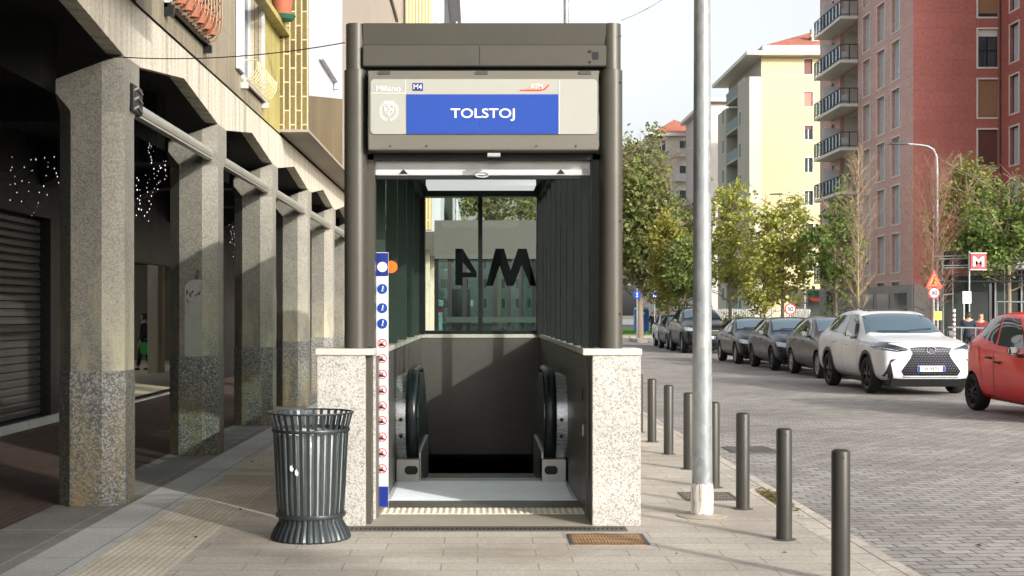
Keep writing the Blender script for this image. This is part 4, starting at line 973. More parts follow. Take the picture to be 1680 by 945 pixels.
def make_wheel(parent, x, y, r, w, rimr, rm, spokes, side, z=None):
    z = r if z is None else z
    s = 1 if x > 0 else -1
    t = MB(); hw = w/2
    t.lathe([(rimr,-hw*.8),(rimr+.02,-hw),(r-.03,-hw),(r-.008,-hw*.75),(r,-hw*.4),(r,hw*.4),(r-.008,hw*.75),(r-.03,hw),(rimr+.02,hw),(rimr,hw*.8)], 40, (x,y,z), 'x', cap=False)
    W_ = t.build('wheel', m_tyre, parent, smooth=45)
    rim = MB(); xo = x+s*hw*.82
    rim.lathe([(rimr,0),(rimr-.018,-s*.01),(rimr-.03,-s*.10)], 36, (xo,y,z), 'x', cap=False)
    for i in range(spokes):
        for dd in ((-.10,.10) if spokes < 8 else (0,)):
            a = 2*math.pi*i/spokes+.3; a1 = a+dd*.5; a2 = a+dd*2.2
            c0, c1 = (y+.05*math.cos(a1), z+.05*math.sin(a1)), (y+(rimr-.008)*math.cos(a2), z+(rimr-.008)*math.sin(a2))
            dx, dz = -(c1[1]-c0[1]), c1[0]-c0[0]; L = math.hypot(dx, dz); dx, dz = dx/L, dz/L; w0, w1 = .02, .012
            xa, xb = sorted((xo-s*.005, xo-s*.035))
            rim.prism([(c0[0]-dx*w0, c0[1]-dz*w0), (c1[0]-dx*w1, c1[1]-dz*w1), (c1[0]+dx*w1, c1[1]+dz*w1), (c0[0]+dx*w0, c0[1]+dz*w0)], 'x', xa, xb)
    rim.lathe([(.055,-s*.03),(.055,0),(.03,s*.008),(.001,s*.01)], 20, (xo,y,z), 'x')
    rim.build('rim', rm, W_, smooth=40)
    bk = MB(); bk.lathe([(rimr-.03, -s*.10),(.001,-s*.10)], 30, (xo,y,z), 'x', cap=False); bk.build('brake_disc', m_trim, W_)
def car(name, label, X0, Y0, P):
    """local frame: x lateral, y from the front bumper rearwards, z up"""
    KS = 1.08; X0 += P['w']*(KS-1); Y0 -= P['wheels'][1 if 'red' in name else 0]*(KS-1)
    root = thing(name, label, 'car', (X0, Y0, -.055), P.get('rz', 0), 'cars parked along the far side of the road')
    root.scale = (KS, KS, KS)
    st = P['st']; n = len(st); mb = MB(); rows = []
    for (y, zb, w, zs, wr, zt) in st:
        cab = zt-zs > .18
        zr = zt-.055 if cab else zt-.025
        wr = min(wr*1.15, w*.86) if cab else wr
        half = [(0,zb),(w*.62,zb),(w*.95,zb+.05),(w,zb+.42*(zs-zb)),(w*.985,zs-.03),(w*.93,zs+(.03 if cab else .01)),(wr+.02*cab,zr-.04*cab),(wr*.94,zr+.012),(wr*.6,zt-.008),(0,zt)]
        full = [(x,z) for x, z in half] + [(-x,z) for x, z in half[-2:0:-1]]
        rows.append(mb.addv([(x,y,z) for x, z in full]))
    m_ = len(full)
    for i in range(n-1):
        for q in range(m_): r = (q+1) % m_; mb.addf((rows[i]+q, rows[i]+r, rows[i+1]+r, rows[i+1]+q))
    mb.addf([rows[0]+q for q in range(m_)][::-1]); mb.addf([rows[-1]+q for q in range(m_)])
    o = mb.build('tmp', [P['paint'], m_trim]); o.modifiers.new('s', 'SUBSURF').levels = 2; o.modifiers['s'].render_levels = 2
    dg = bpy.context.evaluated_depsgraph_get(); dg.update()
    me0 = bpy.data.meshes.new_from_object(o.evaluated_get(dg))
    bvh = BVHTree.FromPolygons([v.co[:] for v in me0.vertices], [p.vertices[:] for p in me0.polygons])
    # wheel arches
    r = P['r']; wy = P['wheels']; hw = P['w']
    cut = MB(); cut.cur = 1
    for y in wy:
        for s in (-1, 1): cut.lathe([(r+.055,0),(r+.055,.42)], 40, (s*(hw-.30) if s > 0 else -(hw-.30)-.42, y, r), 'x')
    co_ = cut.build('cut', [P['paint'], m_trim])
    bo = o.modifiers.new('b', 'BOOLEAN'); bo.object = co_; bo.operation = 'DIFFERENCE'; bo.solver = 'EXACT'
    dg = bpy.context.evaluated_depsgraph_get(); dg.update()
    me = bpy.data.meshes.new_from_object(o.evaluated_get(dg)); me.name = 'car_body'
    bpy.data.objects.remove(o); bpy.data.objects.remove(co_)
    me.shade_smooth(); me.set_sharp_from_angle(angle=R(32))
    b = bpy.data.objects.new('body', me); COL.objects.link(b); b.parent = root
    def patch(nm, poly, axis, m, off=.006, step=.07, par=None):
        mm = project(bvh, poly, axis, off, step)
        if not mm.f: return None
        return mm.build(nm, m, par or root, smooth=60, normals=True)
    for y in wy:
        for s in (-1, 1): make_wheel(root, s*(hw-.125), y, r, .22, P['rim'], P['rimm'], P['spokes'], s)
    L_ = st[-1][0]; sk = MB(); u_ = hw-.07; v2 = hw-.20
    sk.hexa([(-v2,.14,.17),(v2,.14,.17),(v2,L_-.2,.2),(-v2,L_-.2,.2),(-u_+.12,.045,.33),(u_-.12,.045,.33),(u_-.1,L_-.1,.36),(-u_+.1,L_-.1,.36)]); sk.build('underbody', m_trim, root, bevel=.02)
    # glazing
    for ax in ('+x', '-x'):
        if ax == '+x' and P.get('hide_far'): pass
        for poly in P['side_glass']: patch('side_window', poly, ax, m_cglass, .007, .05)
        for poly in P.get('side_trim', []): patch('side_trim', poly, ax, m_trim, .0065)
        for (a, z0_, a2, z1_) in P['seams']: patch('door_seam', [(a-.005,z0_),(a+.005,z0_),(a2+.005,z1_),(a2-.005,z1_)], ax, m_trim, .003, .05)
        for (a, z_) in P['handles']:
            sg = 1 if ax == '+x' else -1
            h = bvh.ray_cast(Vector((3*sg, a, z_)), Vector((-sg,0,0)))
            if h[0]:
                q = h[0].x; g = MB(); g.prism(rrect(a-.10, a+.10, z_-.016, z_+.016, .015), 'x', min(q-.01*sg, q+.028*sg), max(q-.01*sg, q+.028*sg)); g.build('door_handle', P['handle_m'], root, bevel=.004)
        if P.get('arch'):
            for y in wy:
                for i in range(18):
                    pass
                ra, rb = r+.05, r+.05+P['arch']; ang = [R(-8+ (196)*i/24) for i in range(25)]
                for i in range(24):
                    pass
                poly = [(y+rb*math.cos(a), r+rb*math.sin(a)) for a in ang] + [(y+ra*math.cos(a), r+ra*math.sin(a)) for a in ang[::-1]]
                patch('arch_trim', poly, ax, m_trim, .008, .06)
        sg = 1 if ax == '+x' else -1
        # door mirror
        my, mz = P['mirror']; mr_ = MB(); mx = sg*(hw+.10)
        mr_.hexa([(mx-.09,my-.05,mz-.06),(mx+.09,my-.02,mz-.06),(mx+.09,my+.08,mz-.05),(mx-.09,my+.08,mz-.05),(mx-.08,my-.01,mz+.06),(mx+.07,my+.0,mz+.05),(mx+.07,my+.08,mz+.045),(mx-.08,my+.08,mz+.05)])
        q = mr_.build('door_mirror', m_trim, root, bevel=.03, smooth=60)
        st_ = MB(); st_.box(*sorted((sg*(hw-.08), mx-sg*.05)), my+.0, my+.05, mz-.10, mz-.05); st_.build('mirror_foot', m_trim, q)
        for poly, m in P.get('side_lamps', []): patch('lamp_wrap', poly, ax, m, .006, .04)
    for poly in P['windshield']: patch('windscreen', poly, 'top', m_wind, .007, .07)
    for poly in P.get('rear_glass', []): patch('rear_window', poly, 'rear', m_cglass, .007, .07)
    if P.get('sunroof'): patch('sunroof', P['sunroof'], 'top', m_cglass, .006, .08)
    for sgn in (1, -1):
        fl = lambda poly: [(x*sgn, z) for x, z in poly][::sgn]
        for poly, m in P['headlight']:
            patch('headlight', fl(poly), 'front', m, .008, .035)
        for poly, m in P.get('front_sym', []): patch('bumper_trim', fl(poly), 'front', m, .007, .04)
        for poly, m in P.get('taillight', []): patch('taillight', fl(poly), 'rear', m, .008, .04)
    for nm, poly, m in P.get('front', []): patch(nm, poly, 'front', m, .009, .05)
    pz, px_ = P['plate']; h = bvh.ray_cast(Vector((.05,-3,pz)), Vector((0,1,0)))
    if h[0]:
        y = h[0].y-.03; pl = MB(); pl.box(-.26, .26, y, y+.03, pz-.055, pz+.055); pp = pl.build('number_plate', m_white, root, bevel=.006)
        for s in (-1, 1): q = MB(); q.box(*sorted((s*.205, s*.255)), y-.002, y, pz-.05, pz+.05); q.build('plate_band', m_blue, pp)
        text('plate_number', P.get('number', 'EX 482RM'), .07, m_blk, pp, (0, y-.003, pz), False, width=.36)
    # wipers
    for a, b_ in P.get('wipers', []):
        pts = []
        for t_ in range(6):
            x = a[0]+(b_[0]-a[0])*t_/5; y = a[1]+(b_[1]-a[1])*t_/5; hh = bvh.ray_cast(Vector((x,y,4)), Vector((0,0,-1)))
            if hh[0]: pts.append((x,y,hh[0].z+.022))
        MB().tube(pts, .01, 5).build('wiper', m_trim, root)
    return root, bvh, patch
# --- white SUV
w = .93
SUV = dict(paint=carpaint('pearl_white_paint', srgb(204,206,208), .0, .3), w=w, r=.36, rim=.25, rimm=m_alloyd, spokes=5, wheels=(.98, 3.67), arch=.07,
  st=[(0,.46,.64,.72,.55,.84),(.02,.34,.80,.82,.62,.92),(.10,.26,.885,.89,.68,.985),(.4,.24,.925,.95,.74,1.05),(.9,.24,.93,.99,.76,1.09),(1.32,.24,.93,1.01,.76,1.12),(1.42,.24,.93,1.01,.72,1.16),(1.9,.24,.93,1.03,.63,1.44),(2.2,.24,.93,1.04,.60,1.57),(2.8,.24,.93,1.05,.60,1.645),(3.5,.24,.93,1.07,.585,1.62),(4.0,.24,.93,1.10,.56,1.54),(4.35,.26,.92,1.11,.58,1.36),(4.55,.30,.90,1.06,.70,1.16),(4.64,.36,.84,.96,.66,1.0),(4.66,.5,.7,.85,.55,.9)],
  side_glass=[[(1.72,1.09),(2.55,1.12),(2.55,1.53),(2.28,1.515),(1.95,1.33)],[(2.63,1.12),(3.42,1.15),(3.42,1.50),(2.63,1.53)],[(3.48,1.15),(3.95,1.22),(3.85,1.40),(3.48,1.50)]],
  side_trim=[[(1.42,.25),(3.22,.25),(3.22,.34),(1.42,.34)]],
  seams=[(1.55,.36,1.5,1.02),(2.58,.36,2.60,1.08),(3.30,.5,3.5,1.1),(1.55,.355,1.55,.36)], handles=[(2.35,.92),(3.28,.96)], handle_m=None, mirror=(1.75,1.14),
  windshield=[[(-.76,1.48),(-.45,1.40),(0,1.385),(.45,1.40),(.76,1.48),(.64,2.14),(.3,2.18),(-.3,2.18),(-.64,2.14)]], sunroof=[(-.42,2.45),(.42,2.45),(.42,3.3),(-.42,3.3)],
  rear_glass=[[(-.5,1.2),(.5,1.2),(.45,1.45),(-.45,1.45)]],
  headlight=[([(.92,1.0),(.66,.955),(.42,.885),(.43,.85),(.62,.825),(.90,.865)], m_lampd), ([(.86,.90),(.60,.852),(.60,.838),(.86,.882)], m_lamp)],
  side_lamps=[([(.05,.89),(.30,.93),(.56,1.0),(.30,1.0),(.05,.975)], m_lampd)],
  front_sym=[([(.63,.70),(.74,.685),(.84,.40),(.86,.33),(.68,.33),(.74,.62)], m_trim)],
  front=[('grille', [(-.39,.90),(-.34,.80),(-.37,.72),(-.55,.47),(-.50,.385),(.50,.385),(.55,.47),(.37,.72),(.34,.80),(.39,.90),(.2,.915),(-.2,.915)], None),
         ('lower_intake', [(-.86,.335),(-.5,.325),(.5,.325),(.86,.335),(.80,.27),(-.80,.27)], m_trim),
         ('chrome_blade', [(-.53,.375),(-.5,.35),(.5,.35),(.53,.375),(.47,.365),(-.47,.365)], m_chrome)],
  plate=(.515,0), number='CW 947ED', wipers=[((-.55,1.46),(.05,1.44)),((.05,1.46),(.55,1.55))], taillight=[([(.45,.98),(.88,1.0),(.88,1.06),(.45,1.04)], m_tail)])
SUV['handle_m'] = SUV['paint']
gm = NT('spindle_grille_mesh'); v_ = gm.coord(); bk_ = gm.add('ShaderNodeTexBrick'); bk_.offset = .5
cb = gm.add('ShaderNodeCombineXYZ'); sx_ = gm.add('ShaderNodeSeparateXYZ'); gm.l(v_, sx_.inputs[0]); gm.l(sx_.outputs[0], cb.inputs[0]); gm.l(sx_.outputs[2], cb.inputs[1])
for kk, vv in (('Scale',1),('Brick Width',.05),('Row Height',.045),('Mortar Size',.014)): bk_.inputs[kk].default_value = vv
bk_.inputs['Color1'].default_value = bk_.inputs['Color2'].default_value = (*srgb(74,76,86), 1); bk_.inputs['Mortar'].default_value = (*srgb(12,12,20), 1)
gm.l(cb.outputs[0], bk_.inputs['Vector']); gm.base(bk_.outputs['Color']); gm.b.inputs['Roughness'].default_value = .35; gm.b.inputs['Metallic'].default_value = .4
SUV['front'][0] = ('grille', SUV['front'][0][1], gm.m)
suv, bv, pt_ = car('white_suv', 'white SUV with a large dark spindle grille parked facing the camera', 9.0, 25.75, SUV)
h = bv.ray_cast(Vector((0,-3,.86)), Vector((0,1,0)))[0]
em = MB(); em.tube([(.085*math.cos(R(a)), h.y-.02, .86+.062*math.sin(R(a))) for a in range(0, 361, 15)], .009, 6, cap=False)
em.tube([(-.012, h.y-.02, .905), (-.04, h.y-.02, .835), (.05, h.y-.02, .835)], .010, 5); em.build('emblem', m_chrome, suv)
rr_ = MB()
for s in (-1, 1): rr_.tube([(s*.60,2.1,1.60),(s*.605,2.6,1.675),(s*.60,3.3,1.675),(s*.575,3.9,1.59)], .014, 6)
rr_.build('roof_rail', m_dark, suv)
# --- generic hatchback
def hatch(paint, w=.89, L=4.25, H=1.46, r=.32, **kw):
    f = L/4.25; h = H/1.46
    st = [(0,.42,.5,.56,.42,.62),(.04,.32,.70,.64,.50,.72),(.14,.24,.80,.72,.58,.80),(.4,.20,.87,.80,.66,.90),(.85,.19,w,.87,.70,.98),(1.15,.19,w,.90,.70,1.03),(1.3,.19,w,.91,.68,1.10),(1.75,.19,w,.93,.60,1.33),(2.05,.19,w,.94,.57,1.42),(2.6,.19,w,.95,.56,1.46),(3.3,.19,w,.97,.545,1.43),(3.75,.20,w,.98,.53,1.34),(4.02,.24,.86,.97,.58,1.12),(4.18,.28,.82,.90,.62,.98),(4.23,.36,.74,.80,.56,.88),(4.25,.46,.6,.72,.5,.80)]
    st = [(y*f, zb*h, w_, zs*h, wr, zt*h) for y, zb, w_, zs, wr, zt in st]
    q = lambda pts: [(a*f, b*h) for a, b in pts]
    d = dict(paint=paint, w=w, r=r, rim=.215, rimm=m_alloy, spokes=7, wheels=(.84*f, 3.44*f), st=st,
      side_glass=[q([(1.6,.99),(2.38,1.01),(2.38,1.365),(2.12,1.36),(1.8,1.2)]), q([(2.45,1.01),(3.12,1.03),(3.2,1.18),(3.1,1.33),(2.45,1.365)]), q([(3.2,1.05),(3.55,1.09),(3.42,1.24),(3.2,1.31)])],
      seams=[(1.42*f,.28*h,1.36*f,.92*h),(2.41*f,.28*h,2.42*f,.98*h),(3.0*f,.42*h,3.18*f,1.0*h)], handles=[(2.2*f,.84*h),(3.02*f,.87*h)], handle_m=paint, mirror=(1.6*f,1.03*h),
      windshield=[[(-.70,1.34*f),(0,1.25*f),(.70,1.34*f),(.59,2.0*f),(0,2.04*f),(-.59,2.0*f)]], rear_glass=[[(-.5,1.05*h),(.5,1.05*h),(.44,1.28*h),(-.44,1.28*h)]],
      headlight=[([(.83,.78*h),(.48,.70*h),(.50,.62*h),(.82,.66*h)], m_lamp)], side_lamps=[([(.10,.68*h),(.34,.70*h),(.36,.79*h),(.12,.75*h)], m_lamp)],
      front=[('grille', [(-.42,.67*h),(.42,.67*h),(.36,.58*h),(-.36,.58*h)], m_trim), ('lower_intake', [(-.6,.42*h),(.6,.42*h),(.5,.29*h),(-.5,.29*h)], m_trim)],
      plate=(.50*h,0), wipers=[((-.5,1.34*f),(.1,1.31*f))], taillight=[([(.55,.86*h),(.80,.86*h),(.78,.98*h),(.56,1.0*h)], m_tail)])
    d.update(kw); return d
car('grey_brown_hatchback', 'dark grey-brown hatchback parked directly behind the white SUV', 9.54, 32.0, hatch(carpaint('grey_brown_paint', srgb(56,50,48)), L=4.15, H=1.50, number='FA 730KD'))
car('navy_hatchback', 'navy blue hatchback parked third behind the red car, between black and grey-brown cars', 9.44, 36.7, hatch(carpaint('navy_paint', srgb(16,24,46)), L=4.1, H=1.46, number='GB 215TR', rimm=m_alloyd))
car('black_hatchback', 'black hatchback parked between the dark SUV and the navy hatchback', 9.36, 41.6, hatch(carpaint('black_paint', srgb(14,15,18)), L=4.1, H=1.44, number='EK 604ZN'))
bs = hatch(carpaint('charcoal_paint', srgb(24,26,29)), w=.93, L=4.7, H=1.82, r=.38, number='FP 118LS', arch=.07)
bs['headlight'] = [([(.84,1.02),(.50,.98),(.50,.86),(.84,.88)], m_lamp)]; bs['front'] = [('grille', [(-.46,1.0),(.46,1.0),(.42,.74),(-.42,.74)], m_trim), ('lower_intake', [(-.7,.56),(.7,.56),(.66,.32),(-.7,.32)], m_trim), ('grille_bar', [(-.46,.90),(.46,.90),(.46,.87),(-.46,.87)], m_steeld)]
bs['side_lamps'] = []
dsv, bv2, _ = car('dark_suv', 'tall dark SUV with roof bars parked half behind the galvanised lamp post', 9.5, 53.3, bs)
rb = MB()
for s in (-1, 1): rb.tube([(s*.56,2.3,1.77),(s*.56,2.5,1.88),(s*.56,3.6,1.88),(s*.56,3.8,1.74)], .02, 6)
for y in (2.6, 3.4): rb.tube([(-.6,y,1.89),(.6,y,1.89)], .022, 6)
rb.build('roof_bar', m_dark, dsv)
car('dark_city_car', 'small dark car mostly hidden behind the dark SUV', 9.6, 58.7, hatch(carpaint('graphite_paint', srgb(30,33,36)), L=3.8, H=1.52, number='DY 551CV'))
tiny = hatch(carpaint('silver_paint', srgb(196,198,196), .4), w=.80, L=2.9, H=1.55, r=.29, number='EN 902GA')
car('tiny_silver_car', 'tiny silver and black two seater, the farthest car of the parked row', 9.85, 63.6, tiny)
# --- red city car in front of the SUV
rd = carpaint('red_paint', srgb(214,10,20), .0, .25)
red = hatch(rd, w=.815, L=3.42, H=1.47, r=.29, number='DT 376WB')
red['st'] = [(0,.40,.5,.56,.42,.62),(.03,.30,.64,.64,.48,.72),(.12,.22,.72,.72,.54,.80),(.35,.18,.79,.80,.60,.92),(.62,.17,.815,.86,.64,1.0),(.85,.17,.815,.88,.66,1.10),(1.2,.17,.815,.90,.60,1.30),(1.5,.17,.815,.92,.56,1.42),(2.0,.17,.815,.94,.55,1.47),(2.5,.17,.815,.98,.54,1.455),(2.9,.18,.81,1.03,.52,1.36),(3.15,.22,.795,1.06,.53,1.20),(3.32,.26,.76,.98,.56,1.06),(3.40,.34,.68,.84,.52,.92),(3.42,.45,.56,.74,.46,.82)]
red['wheels'] = (.68, 3.02); red['side_glass'] = [[(1.12,.95),(2.06,.99),(2.10,1.38),(1.55,1.36),(1.3,1.2)], [(2.16,1.0),(2.75,1.10),(2.92,1.2),(2.78,1.30),(2.5,1.365),(2.17,1.385)]]
red['seams'] = [(.95,.26,.98,.92),(2.10,.26,2.12,.97),(2.55,.5,2.72,1.05)]; red['handles'] = [(1.95,.80),(2.3,.86)]; red['handle_m'] = m_trim; red['mirror'] = (1.1,1.0); red['windshield'] = [[(-.6,.86),(0,.80),(.6,.86),(.52,1.46),(0,1.5),(-.52,1.46)]]
red['wipers'] = []; red['rimm'] = m_black; red['spokes'] = 9; red['taillight'] = [([(.52,.98),(.66,.98),(.62,1.2),(.50,1.2)], m_tail)]; red['side_lamps'] = [([(3.05,.90),(3.30,.92),(3.22,1.18),(3.12,1.20)], m_tail)]
red['side_trim'] = [[(1.0,.17),(2.7,.17),(2.7,.21),(1.0,.21)]]
kz = lambda pts, a=1.08: [(p[0], p[1]*a) for p in pts]
red['st'] = [(y, zb, w_, zs*1.06, wr, zt*1.08) for y, zb, w_, zs, wr, zt in red['st']]
red['side_glass'] = [kz(p, 1.07) for p in red['side_glass']]; red['side_lamps'] = [(kz(p, 1.06), m) for p, m in red['side_lamps']]
rc, bv3, _ = car('red_city_car', 'small red city car cut by the right edge, in front of the white SUV', 9.27, 19.0, red)
# ================================================================== RED APARTMENT BUILDING
RB_ = thing('red_building', 'tall brick red apartment building with narrow white framed windows and stacked corner balconies', 'building', (26.5, 78, 0))
m_redf = bricky('red_facade_panels', srgb(178,106,96), srgb(170,100,90), srgb(146,84,76), 2.4, .95, .012, .4, 'xy,z', 0, .7, .15, 0, .12, .004, .25, fine=6)
m_reds = bricky('sheen_paled_red_facade', srgb(206,166,156), srgb(200,158,149), srgb(182,142,133), 1.2, .6, .012, .5, 'xy,z', 0, .7, .15, 0, .1, .004, .25, fine=6)  # facade red paled towards pink, sky sheen put into the colour
m_bluepane = mat('pale_blue_blind', srgb(172,190,194), .25, 0, .12, .6)
m_brownsh = mat('brown_roller_shutter', srgb(150,112,84), .6, 0, .1, 1)
m_dbrown = mat('dark_brown_roller_shutter', srgb(104,62,54), .6, 0, .1, 1)
SH = 3.06
HB = 27.4
base_z = 3.9
# front face (towards the camera)
fh = []
xs = X(1604.5,78)-26.5; xe = X(1641,78)-26.5
rows_f = [Z(192,78)+SH*i for i in range(-3, 4)]   # tops of windows
tops = [Z(137+.0,78)+SH*(i) for i in (1,)]
T0 = Z(48,78)
for i in range(-5, 3): 
    top = T0 + i*SH*1.0
    fh.append((xs, xe, top-2.3, top))
fh = [h for h in fh if h[2] > 1]
RB_part = lambda nm, mb, m, **kw: mb.build(nm, m, RB_, True, **kw)
fo = (26.5, 78, 0)
Wd = 31.8-26.5
fh2 = [(a, min(b, Wd-.14), c, d) for a, b, c, d in fh]
RB_part('front_wall', wall(fo, XP, YN_, Wd, HB, fh2, .22), m_redf)
shs = [(m_brownsh, .95), (m_dbrown, 1.0), (m_brownsh, 1.0), None, (m_brownsh, .95)]
for i, h in enumerate(fh2): 
    s_i = {0:(m_dbrown,1.0),1:(m_brownsh,.5),2:(m_dbrown,1.0),3:(m_dbrown,1.0),4:(m_brownsh,.98),5:(m_trimw,.18),6:(m_brownsh,.9)}.get(i)
    window(RB_, fo, XP, YN_, h, m_trimw, m_dark, m_pane, 'cross', s_i, .22, .10)
# side face along the street (normal -x), u runs away from the camera
so_ = (26.5, 78, 0)
y_of = lambda px: 26.5*2100/(px-785)
cols = [(y_of(1478)-78, y_of(1465)-78), (y_of(1455)-78, y_of(1448)-78+.3), (y_of(1442.5)-78, y_of(1434.5)-78)]
cols = [(2.5,4.1),(5.5,7.1),(8.6,10.2)]
sh_l = []
T1 = 1.6+(515-64)*80.7/2100
for i in range(-5, 3):
    top = T1+i*SH
    for a, b in cols: sh_l.append((a, b, top-2.45, top))
small = []
for i in range(-5, 3):
    top = T1+i*SH-.1
    for a, b in ((17.2,18.0),(19.6,20.2)): small.append((a, b, top-1.1, top))
logg = [(11.4, 15.8, T1+i*SH-2.62, T1+i*SH+.12) for i in range(-6, 3)]
hl_ = [h for h in sh_l+small if h[2] > .8 and h[3] < HB-.3]
logg = [h for h in logg if h[2] > 2 and h[3] < HB]
RB_part('street_wall', wall(so_, YP, XN, 21.3, HB, hl_+logg, .3), m_reds)
for h in hl_: window(RB_, so_, YP, XN, h, m_trimw, m_trimw, m_bluepane if h[1] < 11 else m_pane, 'plain', None, .28, .08)
m_lwall = mat('cream_loggia_wall', srgb(206,200,188), .8, 0, .06)
for (a, b, c, d) in logg:
    k_ = MB(); x0 = 26.5
    # recessed room shell
    k_.face([(x0+1.3,78+a,c),(x0+1.3,78+b,c),(x0+1.3,78+b,d),(x0+1.3,78+a,d)]); k_.face([(x0+.3,78+a,c),(x0+1.3,78+a,c),(x0+1.3,78+a,d),(x0+.3,78+a,d)]); k_.face([(x0+.3,78+b,c),(x0+1.3,78+b,c),(x0+1.3,78+b,d),(x0+.3,78+b,d)]); k_.face([(x0+.3,78+a,d),(x0+1.3,78+a,d),(x0+1.3,78+b,d),(x0+.3,78+b,d)]); k_.face([(x0+.3,78+a,c),(x0+1.3,78+a,c),(x0+1.3,78+b,c),(x0+.3,78+b,c)])
    lo = RB_part('loggia', k_, m_lwall)
    q = MB(); q.box(x0+1.27, x0+1.296, 78+a+.5, 78+a+1.5, c+.02, d-.3); q.build('balcony_door', m_dbrown, lo, True)
    q = MB(); q.box(x0+1.27, x0+1.296, 78+a+2.2, 78+a+3.4, c+.02, d-.3); q.build('balcony_door', m_pane, lo, True)
    s = MB(); s.box(x0-1.25, x0+.29, 78+a-.05, 78+b+2.6, c-.22, c-.02); sl_ = s.build('balcony_slab', m_trimw, lo, True)
    g = MB(); g.box(x0-1.2, x0-.0, 78+b+.3, 78+b+.36, c, c+2.0); g.build('side_screen', m_white, lo, True)
    r_ = MB(); ya, yb_ = 78+a, 78+b+2.5
    for zz in (c+1.06,): r_.tube([(x0-.02,ya,zz),(x0-1.2,ya,zz),(x0-1.2,yb_,zz),(x0-.02,yb_,zz)], .035, 6)
    r_.tube([(x0-.02,ya,c+.12),(x0-1.2,ya,c+.12),(x0-1.2,yb_,c+.12)], .02, 5)
    for i in range(9):
        y = ya+(yb_-ya)*i/8; r_.box(x0-1.24, x0-1.18, y-.04, y+.04, c-.12, c+1.06)
    for i in range(1, 3): r_.box(x0-1.2+.6*i-.03, x0-1.2+.6*i+.03, ya-.03, ya+.03, c-.1, c+1.06)
    r_.build('railing', mat('navy_railing', srgb(34,46,66), .5, .3) if 'navy_railing' not in bpy.data.materials else bpy.data.materials['navy_railing'], sl_, True)
    gp_ = MB(); gp_.box(x0-1.17, x0-1.16, ya, yb_, c+.1, c+1.0); gp_.build('railing_glass', glass('railing_glass', (.7,.78,.8), .8) if 'railing_glass' not in bpy.data.materials else bpy.data.materials['railing_glass'], sl_, True)
    if rnd.random() < .8:
        t_ = MB(); yy = ya+1.0; t_.box(x0-.7, x0-.3, yy, yy+.5, c+.4, c+.45); t_.box(x0-.7, x0-.3, yy+.48, yy+.52, c+.45, c+.85)
        for dx, dy in ((0,0),(.36,0),(0,.46),(.36,.46)): t_.box(x0-.7+dx, x0-.66+dx, yy+dy, yy+dy+.04, c, c+.4)
        ch = tag(t_.build('balcony_chair', m_white), None, 'chair', 'white chairs on the red building balconies')
        ch['label'] = 'white chair on the %s balcony of the red building' % ['lowest','second lowest','third','fourth','fifth','sixth','seventh','eighth','ninth'][logg.index((a,b,c,d))]
RB_part('roof_slab', MB().box(25.3, 42, 77.0, 99.8, HB+.002, HB+.35), m_trimw)
RB_part('far_wall', MB().box(26.52, 42, 99.0, 99.3, 0, HB), m_reds)
RB_part('ground_floor_band', MB().box(26.42, 26.49, 78, 99.2, 0, 3.4), mat('grey_stone_base', srgb(150,144,138), .7))
gf = MB()
for i in range(6): gf.box(26.38, 26.419, 79+i*3.3, 81.4+i*3.3, .1, 2.9)
RB_part('shop_window', gf, m_pane)
RB_part('ground_floor_front', MB().box(26.5, 31.75, 77.88, 77.97, 0, 3.4), bpy.data.materials['grey_stone_base'])
# projecting wing towards the camera
wo = (31.8, 66, 0)
wh = []
for i in range(-5, 3):
    top = T0+i*SH-.1
    for a, b in ((9.3,10.6),(5.7,7.0),(2.5,3.8)): wh.append((a, b, top-2.25, top))
wh = [h for h in wh if h[2] > 1 and h[3] < HB-.3]
RB_part('wing_wall', wall(wo, YP, XN, 12, HB, wh, .25), m_redf)
for h in wh: window(RB_, wo, YP, XN, h, m_trimw, m_dark, m_bluepane, 'plain', None, .25, .09)
RB_part('wing_front_wall', MB().box(31.82, 42, 66, 66.2, 0, HB), m_redf)
RB_part('downpipe', MB().lathe([(.06,.2),(.06,HB-.2)], 8, (31.7, 77.9, 0)), mat('brown_pipe', srgb(110,72,62), .5))
# ================================================================== YELLOW BUILDING
YBd = thing('yellow_building', 'pale yellow apartment building with a red hipped roof beyond the red building', 'building', (26.5, 122, 0))
yp = lambda nm, mb, m, **kw: mb.build(nm, m, YBd, True, **kw)
m_yel = mat('pale_yellow_render', srgb(192,178,138), .85, 0, .06, .15, .05, 8, dirt=srgb(178,170,144))
m_cpl = mat('cream_render', srgb(186,181,168), .85, 0, .07, .2, dirt=srgb(168,162,148), stretch=(1,1,.25))
m_gpl = mat('grey_green_loggia', srgb(130,146,144), .8, 0, .08, .5)
xL = X(1249,122); HY = Z(93,122)
yh = []
def zt_of(py): return Z(py, 122)
sh_pink = mat('pink_shutter', srgb(204,120,106), .7)
defs = [((1319,1333), 97, 122), ((1319,1333.5), 151, 175), ((1320,1333.5), 206, 229.5), ((1320,1333.5), 258.5, 283), ((1320,1334), 313, 337), ((1320,1334), 367, 391), ((1320,1334), 421, 445)]
for (a, b), t_, c_ in defs: yh.append((X(a,122)-xL, X(b,122)-xL, Z(c_,122), Z(t_,122)))
yo = (xL, 122, 0)
yh2 = [(a+1.9+.4, b+1.9+.4, c, d) for a, b, c, d in yh]
yp('front_wall', wall(yo, XP, YN_, 20, HY, yh+yh2, .2), m_yel)
for i, h in enumerate(yh): window(YBd, yo, XP, YN_, h, m_trimw, m_trimw, m_pane, 'casement', [(m_dbrown,1.0),(sh_pink,1.0),(m_dbrown,.25),None,None,(m_dark,1.0),None][i], .2, .06)
